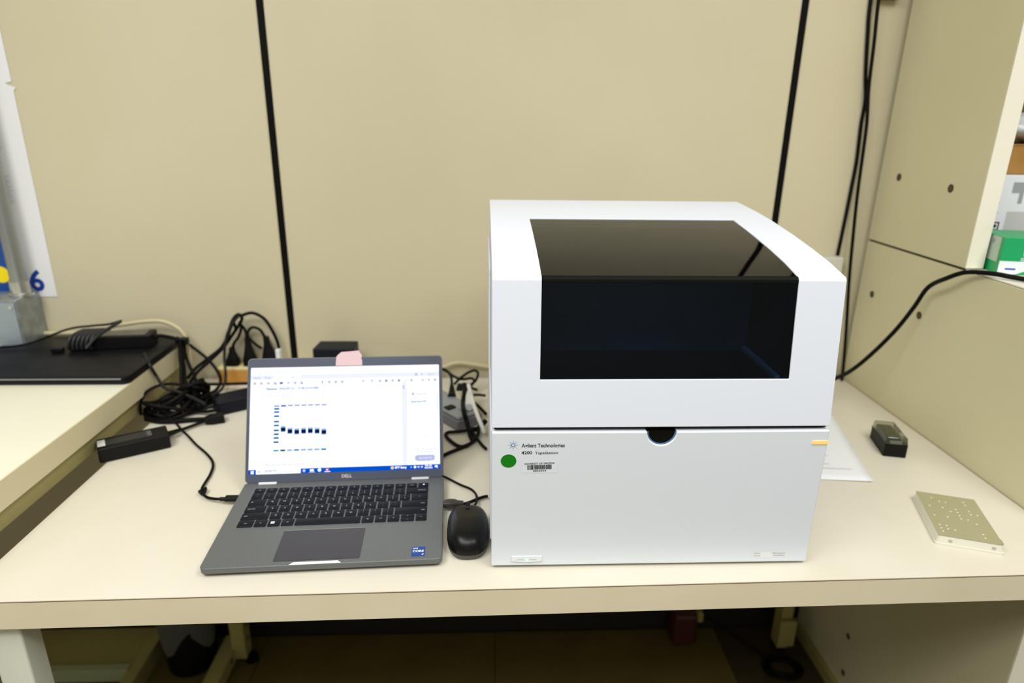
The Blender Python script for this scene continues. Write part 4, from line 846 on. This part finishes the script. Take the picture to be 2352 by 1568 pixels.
cable('wall_cable', [(-0.86, 1.430, 0.115), (-0.828, 1.428, 0.135), (-0.794, 1.426, 0.142), (-0.761, 1.426, 0.147), (-0.723, 1.426, 0.149), (-0.697, 1.425, 0.142), (-0.676, 1.424, 0.126), (-0.664, 1.422, 0.101), (-0.662, 1.420, 0.078), (-0.664, 1.418, 0.045), (-0.66, 1.418, 0.005)], 0.0046, 'cream cable arching along the wall behind the closed laptop', M_cream_cable)
cable('wall_cable', [(-1.16, 1.440, zc + 0.012), (-1.10, 1.446, zc + 0.010), (-1.055, 1.447, zc + 0.006), (-0.99, 1.449, zc + 0.005), (-0.90, 1.449, zc + 0.006), (-0.84, 1.447, zc + 0.005)], 0.0050, 'cream cable running along the wall below the metal outlet box', M_cream_cable)

# ------------------------------------------------------------------ calendar, outlet box and conduit on the wall at the left
cal = thing('wall_calendar', 'white wall calendar with a large blue 6 taped to the wall at the left', 'calendar', (-1.18, WY - 0.0008, T + 0.195))
M_paper = mat('calendar_paper', (0.78, 0.79, 0.80), 0.6)
out = [(-0.25, 0.0), (0.2275, 0.0), (0.2275, 0.430), (0.2335, 0.436), (0.2200, 0.4405), (0.2145, 0.4445), (0.2275, 0.4475), (0.2265, 0.62), (-0.25, 0.62)]
k = MB(); k.prism(out, 0.0, 0.0007, 0, FRONT(0.0)); k.build('sheet', M_paper, cal)
k = MB(); FC = FRONT(-0.0010)
k.text('6', 0.1742, 0.0145, 0.0450, FC, 0, width=0.0305, bold=0.03)
k.rect(-0.2, 0.1325, 0.008, 0.15, FC, 1); k.disc((0.1165, 0.050), 0.0185, FC @ Matrix.Translation((0, 0, 0.0003)), 24, 2)
for (r0, c0, c1) in ((0.355, 0.10, 0.176), (0.315, 0.10, 0.176), (0.275, 0.07, 0.170), (0.235, 0.07, 0.178), (0.205, 0.07, 0.178)):
    for q in range(7): k.rect(c0, c1 + 0.004 * math.sin(q * 2.3), r0 + q * 0.0042, r0 + q * 0.0042 + 0.0022, FC, 4)
k.rect(0.158, 0.168, 0.332, 0.346, FC, 5); k.rect(0.145, 0.164, 0.268, 0.2705, FC, 4)
k.build('calendar_print', [mat('ink_blue', rgb(0, 52, 150), 0.5), mat('ink_blue_flat', rgb(0, 70, 150), 0.5), mat('ink_yellow', rgb(250, 225, 0), 0.5), mat('ink_white', (0.85, 0.86, 0.87), 0.5), mat('ink_grey', (0.56, 0.57, 0.58), 0.6), mat('ink_green', (0.02, 0.12, 0.03), 0.6)], cal, sharp=None)
ob = thing('outlet_box', 'galvanized metal outlet box with a conduit on the wall before the calendar', 'outlet box', (-1.045, 1.415, T + 0.080))
M_galv = mat('galvanized', (0.36, 0.40, 0.42), 0.35, 0.55, noise=(40, (0.28, 0.31, 0.32), 0.4, 0.6))
MB().box(-0.055, 0.055, -0.034, 0.046, 0.0, 0.128).build('box', M_galv, ob, bevel=0.003)
MB().box(-0.052, 0.052, -0.0365, -0.0345, 0.004, 0.122).build('cover_plate', mat('galv_plate', (0.34, 0.40, 0.45), 0.4, 0.4), ob, bevel=0.001)
k = MB(); k.tube([(0.041, 0.010, 0.126), (0.041, 0.010, 0.4), (0.041, 0.010, 1.2)], 0.0155, 18, 1); k.build('conduit', mat('conduit_steel', (0.33, 0.35, 0.34), 0.3, 0.7), ob, sharp=50)
k = MB()
for zz, r0 in ((0.128, 0.0225), (0.133, 0.0225), (0.134, 0.0195), (0.160, 0.0190)): pass
k.loft([[(0.041 + r0 * math.cos(a * math.pi / 10), 0.010 + r0 * math.sin(a * math.pi / 10), zz) for a in range(20)] for zz, r0 in ((0.1282, 0.0235), (0.1340, 0.0235), (0.1345, 0.0195), (0.1600, 0.0190))]); k.build('conduit_fitting', mat('fitting_steel', (0.55, 0.56, 0.54), 0.2, 0.85), ob, sharp=35)
k = MB()
for (sx_, sz_) in ((-0.045, 0.010), (0.044, 0.112)): k.prism([(sx_ + 0.0045 * math.cos(a * math.pi / 8), sz_ + 0.0045 * math.sin(a * math.pi / 8)) for a in range(16)], 0, 0.002, 0, FRONT(-0.0366))
k.build('cover_screw', MATS['fitting_steel'], ob)
pw_ = MB(); pw_.prism([(-0.0175 + 0.0165 * math.cos(a * math.pi / 12), 0.070 + 0.020 * math.sin(a * math.pi / 12)) for a in range(24)], 0, 0.010, 0, FRONT(-0.0366)); pw_.build('socket', M_white_plastic, ob, bevel=0.002)
cable('wall_plug_cord', [(-1.058, 1.352, 0.118), (-1.056, 1.345, 0.112), (-1.048, 1.352, 0.103), (-1.035, 1.375, 0.096)], 0.0060, 'short white cord curling out of the metal outlet box', M_white_cable)

# ------------------------------------------------------------------ grey power strip and cables between laptop and instrument
g0 = (-0.0500, 1.1740, T)
gst = thing('power_strip', 'grey power strip with a black switch behind the laptop and the instrument', 'power strip', g0, math.radians(128))
M_gstrip = mat('strip_grey', (0.30, 0.32, 0.33), 0.45)
MB().box(-0.004, 0.170, -0.056, 0.006, 0.0, 0.022).build('housing', mat('strip_grey_dark', (0.17, 0.17, 0.19), 0.5), gst, bevel=0.003)
MB().box(-0.002, 0.168, -0.053, 0.003, 0.0222, 0.030).build('socket_face', M_gstrip, gst, bevel=0.003)
MB().box(0.036, 0.052, -0.020, 0.000, 0.0301, 0.0335).build('switch', M_blackplastic, gst, bevel=0.001)
MB().box(0.010, 0.030, -0.044, -0.020, 0.0302, 0.0330).build('socket', M_gstrip, gst, bevel=0.002)
k = MB(); k.loft([[(x0, y0, z0) for x0, y0, z0 in [(-0.030 + r0 * math.cos(a * math.pi / 8), yy + 0.0, zz + r0 * math.sin(a * math.pi / 8)) for a in range(16)]] for yy, zz, r0 in ((1.196, 0.040, 0.0075), (1.205, 0.0425, 0.0085), (1.235, 0.0475, 0.0080), (1.252, 0.050, 0.0050))][::-1])
k.v = [(x, y, z + T) for x, y, z in k.v]; tag(k.build('mains_plug', mat('plug_pale', (0.60, 0.63, 0.60), 0.45), loc=(-0.03, 1.22, T + 0.03), sharp=50), 'pale grey plug standing on the grey power strip', 'plug', 'mains plugs in the power strips')
rp = PATH['r4plug']
k = MB(); k.tube(up(rp), 0.0085, 12, 3, taper=(0.45, 1.1)); tag(k.build('mains_plug', M_blackplastic, loc=(rp[2][0], rp[2][1], T + 0.025), sharp=60), 'black plug in the grey power strip beside the laptop lid', 'plug', 'mains plugs in the power strips')
R8 = [(-0.033, 1.273, 0.056), (-0.028, 1.24, 0.051), (-0.021, 1.193, 0.046), (-0.012, 1.156, 0.037), (-0.005, 1.144, 0.024), (-0.0, 1.14, 0.012)]
cable('power_cable', PATH['r4'], 0.0028, 'black cable arching from the laptop lid down to the black plug')
cable('power_cable', PATH['r2'], 0.0030, 'black cable sagging along the wall right of the laptop lid')
cable('power_cable', PATH['r3'], 0.0030, 'black cable making a high loop right of the laptop lid')
cable('power_cable', [(p[0], p[1], p[2] + (0.011 if 1.16 < p[1] else 0.0)) for p in PATH['r5']], 0.0046, 'thick black cable crossing the grey power strip')
cable('power_cable', [(p[0], min(p[1], 1.156), p[2]) for p in PATH['r6']], 0.0034, 'black cable lying in a round loop in front of the grey power strip')
cable('power_cable', PATH['r7'][:-1] + [(0.003, 1.086, 0.006)], 0.0030, 'black cable running from the loop to the flank of the instrument')
cable('power_cable', R8, 0.0042, 'straight white cable slanting down over the grey power strip', M_white_cable)
cable('power_cable', PATH['r9'][:-1] + [(0.003, 1.225, 0.012)], 0.0034, 'black cable bending from the strip end towards the instrument')
cable('power_cable', PATH['r10'][:-1] + [(0.003, 1.3, 0.02)], 0.0028, 'upper short black cable running level into the instrument side')
cable('power_cable', PATH['r11'], 0.0030, 'black cable lying crosswise behind the grey power strip')
k = MB(); k.loft([[(x, y, T + z) for x, y, z in ((-0.062 + a, 1.325, 0.02), (-0.062 + a, 1.340, 0.02), (-0.062 + a + 0.004, 1.338, 0.034), (-0.062 + a + 0.004, 1.327, 0.034))] for a in (0.0, 0.030)]); tag(k.build('cable_adapter', M_cable_grey, loc=(-0.05, 1.33, T + 0.02), bevel=0.001), 'small dark cable adapter lying behind the grey power strip', 'adapter')
cable('wall_cable', PATH['r1'], 0.0046, 'cream cable along the wall between the laptop and the instrument', M_cream_cable)
cable('power_cable', [(-0.030, 1.150, 0.012), (-0.022, 1.150, 0.014), (-0.012, 1.158, 0.012), (0.003, 1.172, 0.022)], 0.0050, 'thick black cable end at the corner of the grey power strip')
# usb cable from the laptop's right side
us = thing('usb_cable', 'black cable plugged into the right side of the laptop', 'cable', (-0.0330, 0.898, T))
u3 = rel(PATH['usb'], (-0.0330, 0.898, T))
k = MB(); rings = []
for t, sy, sz in ((0.0, 0.0055, 0.0040), (0.25, 0.0075, 0.0055), (0.55, 0.0075, 0.0055), (0.7, 0.0055, 0.0045), (1.0, 0.0045, 0.0040)):
    p = Vector(u3[0]).lerp(Vector(u3[2]), t); rings.append([(p.x, p.y + a, p.z + c) for a, c in rrect(-sy, sy, -sz, sz, 0.002, 3)])
k.loft(rings); k.build('plug', mat('usb_shell', (0.035, 0.034, 0.030), 0.4), us, sharp=45)
k = MB(); k.tube(rel(PATH['usb_cord'][:-1] + [(0.0055, 0.9245, 0.006)], (-0.0330, 0.898, T)), 0.0026, 8, 5); k.build('cord', M_cable, us, sharp=60)

# ------------------------------------------------------------------ things on the desk right of the instrument
pa = MB(); g_ = []
FRc, FLc, BRc, BLc = Vector((0.667, 0.964)), Vector((0.4595, 0.990)), Vector((0.738, 1.250)), Vector((0.531, 1.283))
NU, NV_ = 12, 14
for a in range(NV_ + 1):
    for c in range(NU + 1):
        u, v = c / NU, a / NV_
        p = FLc * (1 - u) * (1 - v) + FRc * u * (1 - v) + BLc * (1 - u) * v + BRc * u * v
        z = 0.0008 + 0.0035 * max(0, (u - 0.55)) * (1 - v) + 0.006 * max(0.0, v - 0.75) ** 1.5 * u
        g_.append((p.x - 0.6, p.y - 1.12, z))
pa.add(g_, [(a * (NU + 1) + c, a * (NU + 1) + c + 1, (a + 1) * (NU + 1) + c + 1, (a + 1) * (NU + 1) + c) for a in range(NV_) for c in range(NU)])
pap = pa.build('paper_sheet', mat('paper_white', (0.80, 0.825, 0.86), 0.6), sharp=None); pap.location = (0.6, 1.12, T)
sdp = pap.modifiers.new('thickness', 'SOLIDIFY'); sdp.thickness = 0.0003; sdp.offset = 1
tag(pap, 'white printed sheet of paper on the desk partly behind the instrument', 'paper')
k = MB()
def pq(u, v): 
    p = FLc * (1 - u) * (1 - v) + FRc * u * (1 - v) + BLc * (1 - u) * v + BRc * u * v
    return (p.x - 0.6, p.y - 1.12, 0.0016 + 0.0035 * max(0, (u - 0.55)) * (1 - v))
for i in range(9):
    v0 = 0.13 + 0.055 * i; u1 = (0.88, 0.72, 0.70, 0.74, 0.66, 0.72, 0.70, 0.68, 0.70)[i]
    if i in (4,): continue
    k.add([pq(0.1, v0), pq(0.5, v0), pq(u1, v0), pq(u1, v0 + 0.016), pq(0.5, v0 + 0.016), pq(0.1, v0 + 0.016)], [(0, 1, 4, 5), (1, 2, 3, 4)])
k.build('paper_print', mat('faint_print', (0.66, 0.69, 0.74), 0.6), pap, sharp=None)

sb = thing('slide_box', 'small black box with a clear lid on the desk beside the cabinet', 'box', (0.7668, 1.0900, T), math.radians(-13.5))
MB().box(-0.0195, 0.0195, -0.039, 0.039, 0.0, 0.0265).build('tray', mat('tray_black', (0.003, 0.003, 0.002), 0.5, spec=0.2), sb, bevel=0.0012)
M_clear = tinted_glass('clear_plastic', (0.72, 0.74, 0.68), 0.12, 1.45)
k = MB(); k.loft([[(x, y, z) for x, y in rrect(-0.0192 + d, 0.0192 - d, -0.0385 + d, 0.0385 - d, 0.002)] for z, d in ((0.0267, 0.0), (0.0375, 0.0014), (0.0385, 0.0024))]); k.build('clear_lid', M_clear, sb, sharp=30)
MB().box(-0.0165, 0.010, -0.030, 0.030, 0.0267, 0.0345).build('slide_stack', mat('slides_olive', (0.10, 0.105, 0.055), 0.5), sb, bevel=0.001)
MB().box(-0.0130, 0.008, -0.0402, -0.0380, 0.0268, 0.0335).build('lid_catch', mat('catch_grey', (0.12, 0.12, 0.10), 0.4), sb, bevel=0.0006)

mp = thing('sealed_well_plate', 'foil sealed clear well plate on the desk near its right front corner', 'well plate', (0.7240, 0.8385, T), math.radians(-19.5))
M_plate = mat('plate_plastic', (0.72, 0.71, 0.60), 0.25, spec=0.5); 
k = MB(); k.loft([[(x, y, z) for x, y in rrect(-0.0440 + d, 0.0440 - d, -0.0655 + d, 0.0655 - d, 0.004)] for z, d in ((0.0, 0.0), (0.0035, 0.0), (0.0036, 0.0014), (0.0140, 0.0024), (0.0146, 0.003))]); k.build('plate', M_plate, mp, sharp=35)
k = MB(); NXs, NYs = 64, 96; rnd = random.Random(11); vs = []; amp = [[rnd.choice((0.0002, 0.0004, 0.0006, 0.0009)) for _ in range(12)] for _ in range(8)]
for a in range(NYs + 1):
    for c in range(NXs + 1):
        x = -0.0415 + 0.083 * c / NXs; y = -0.0635 + 0.127 * a / NYs
        wxx = (x + 0.0315) / 0.009; wy = (y + 0.0495) / 0.009
        dd = math.hypot(wxx - round(wxx), wy - round(wy)) if (-0.4 < wxx < 7.4 and -0.4 < wy < 11.4) else 0.6
        z = 0.0152 - amp[min(7, max(0, round(wxx)))][min(11, max(0, round(wy)))] * max(0.0, 1 - (dd / 0.30) ** 2) + rnd.uniform(-0.00005, 0.00005)
        if x > 0.034 and y < -0.05: z += 0.0016 * (x - 0.034) / 0.0075
        vs.append((x, y, z))
k.add(vs, [(a * (NXs + 1) + c, a * (NXs + 1) + c + 1, (a + 1) * (NXs + 1) + c + 1, (a + 1) * (NXs + 1) + c) for a in range(NYs) for c in range(NXs)])
k.build('foil_seal', mat('foil', (0.52, 0.50, 0.32), 0.27, 0.5), mp, sharp=None)
for xx in (-0.025, 0.03):
    k = MB(); k.box(xx - 0.0022, xx + 0.0022, -0.0645, -0.0630, 0.0070, 0.0105); k.build('skirt_notch', mat('notch_grey', (0.45, 0.44, 0.34), 0.5), mp)

# ------------------------------------------------------------------ wall things right of the instrument
k = MB().box(-0.045, 0.028, -0.014, 0.014, 0.0, 0.075); wo = k.build('wall_junction_box', mat('junction_ivory', (0.58, 0.57, 0.50), 0.5), bevel=0.003); wo.location = (0.786, WY - 0.0145, T + 0.222)
tag(wo, 'white plastic junction box on the wall behind the instrument', 'junction box')
c1p = [(0.787, 1.4575, 1.10), (0.787, 1.4575, 0.95), (0.787, 1.4575, 0.822), (0.793, 1.4575, 0.757), (0.803, 1.4575, 0.683), (0.812, 1.4575, 0.632), (0.812, 1.4575, 0.583), (0.816, 1.4575, 0.507), (0.815, 1.4575, 0.451), (0.813, 1.45755, 0.374), (0.810, 1.45755, 0.297)]
cable('hanging_cable', c1p, 0.0038, 'black cable hanging down the wall into the white junction box')
c2p = [(0.797, 1.452, 1.10), (0.797, 1.452, 0.95), (0.793 + 0.004, 1.446, 0.820), (0.803, 1.446, 0.740), (0.808, 1.446, 0.657), (0.8155, 1.446, 0.601), (0.819, 1.446, 0.561), (0.823, 1.444, 0.443), (0.828, 1.440, 0.347), (0.836, 1.438, 0.247), (0.848, 1.432, 0.121), (0.856, 1.428, 0.022), (0.852, 1.42, 0.0045)]
cable('hanging_cable', c2p, 0.0036, 'black cable hanging down the wall corner to the desk')
c3p = [(0.4515, 1.120, 0.070), (0.475, 1.130, 0.068), (0.535, 1.185, 0.052), (0.61, 1.235, 0.046), (0.68, 1.254, 0.056), (0.744, 1.255, 0.078), (0.775, 1.252, 0.101), (0.803, 1.24, 0.143), (0.825, 1.22, 0.196), (0.837, 1.2, 0.247), (0.842, 1.18, 0.291), (0.838, 1.13, 0.321), (0.849, 1.10, 0.3385), (0.866, 1.062, 0.3445), (0.884, 1.040, 0.3435), (0.905, 1.022, 0.3425), (0.96, 0.99, 0.3415), (1.10, 0.96, 0.3415)]
cable('hanging_cable', c3p, 0.0042, 'black cable rising from behind the instrument onto the cabinet worktop')
k = MB().box(-0.02, 0.02, -0.01, 0.01, 0, 0.02); o = k.build('cable_clip', mat('clip_brown', (0.22, 0.15, 0.05), 0.6), bevel=0.003); o.location = (0.822, WY - 0.0105, T + 0.823)
tag(o, 'brown cable clip on the wall at the top by the hanging cables', 'clip')

# ------------------------------------------------------------------ things under the desk
wbn = thing('waste_bin', 'black round waste bin with a pale liner under the desk', 'bin', (-0.748, 1.372, 0))
k = MB(); k.loft([[(r * math.cos(a * math.pi / 14), r * math.sin(a * math.pi / 14), z) for a in range(28)] for z, r in ((0.0, 0.050), (0.004, 0.058), (0.10, 0.064), (0.26, 0.070))]); k.build('bin', M_blackplastic, wbn, sharp=50)
rnd = random.Random(4); k = MB(); rings = []
for z, r in ((0.10, 0.0655), (0.15, 0.069), (0.22, 0.073), (0.262, 0.074), (0.268, 0.066), (0.20, 0.060)):
    rings.append([((r + rnd.uniform(-0.002, 0.003)) * math.cos(a * math.pi / 14), (r + rnd.uniform(-0.002, 0.003)) * math.sin(a * math.pi / 14), z + (0.03 * math.sin(a * 0.9) if z < 0.2 else 0)) for a in range(28)])
k.loft(rings, cap=False); k.build('liner', mat('liner_film', (0.085, 0.095, 0.085), 0.35), wbn, sharp=40)
rb_ = thing('red_box', 'dark red box on the floor against the wall under the desk', 'box', (0.535, 1.415, 0))
MB().box(-0.032, 0.032, -0.03, 0.032, 0, 0.10).build('body', mat('dark_red', (0.055, 0.008, 0.006), 0.5), rb_, bevel=0.012, seg=3)
MB().box(0.0322, 0.052, -0.01, 0.014, 0.06, 0.09).build('side_tab', M_steel_shaded, rb_, bevel=0.004)
coil('floor_cable', 'coil of black cable lying on the floor under the desk near the cabinet', (0.765, 1.300), 0.040, 0.036, 4, 0.0040, 0.012, 3, 0.0)
bpy.data.objects['floor_cable'].location.z -= T
cable('floor_cable', [(0.590, 1.41, -0.675), (0.64, 1.40, -0.70), (0.70, 1.37, -0.735), (0.74, 1.34, -0.744)], 0.0036, 'black cable trailing from the red box to the floor coil')

bpy.data.objects.remove(_to, do_unlink=True); bpy.data.curves.remove(_tc)
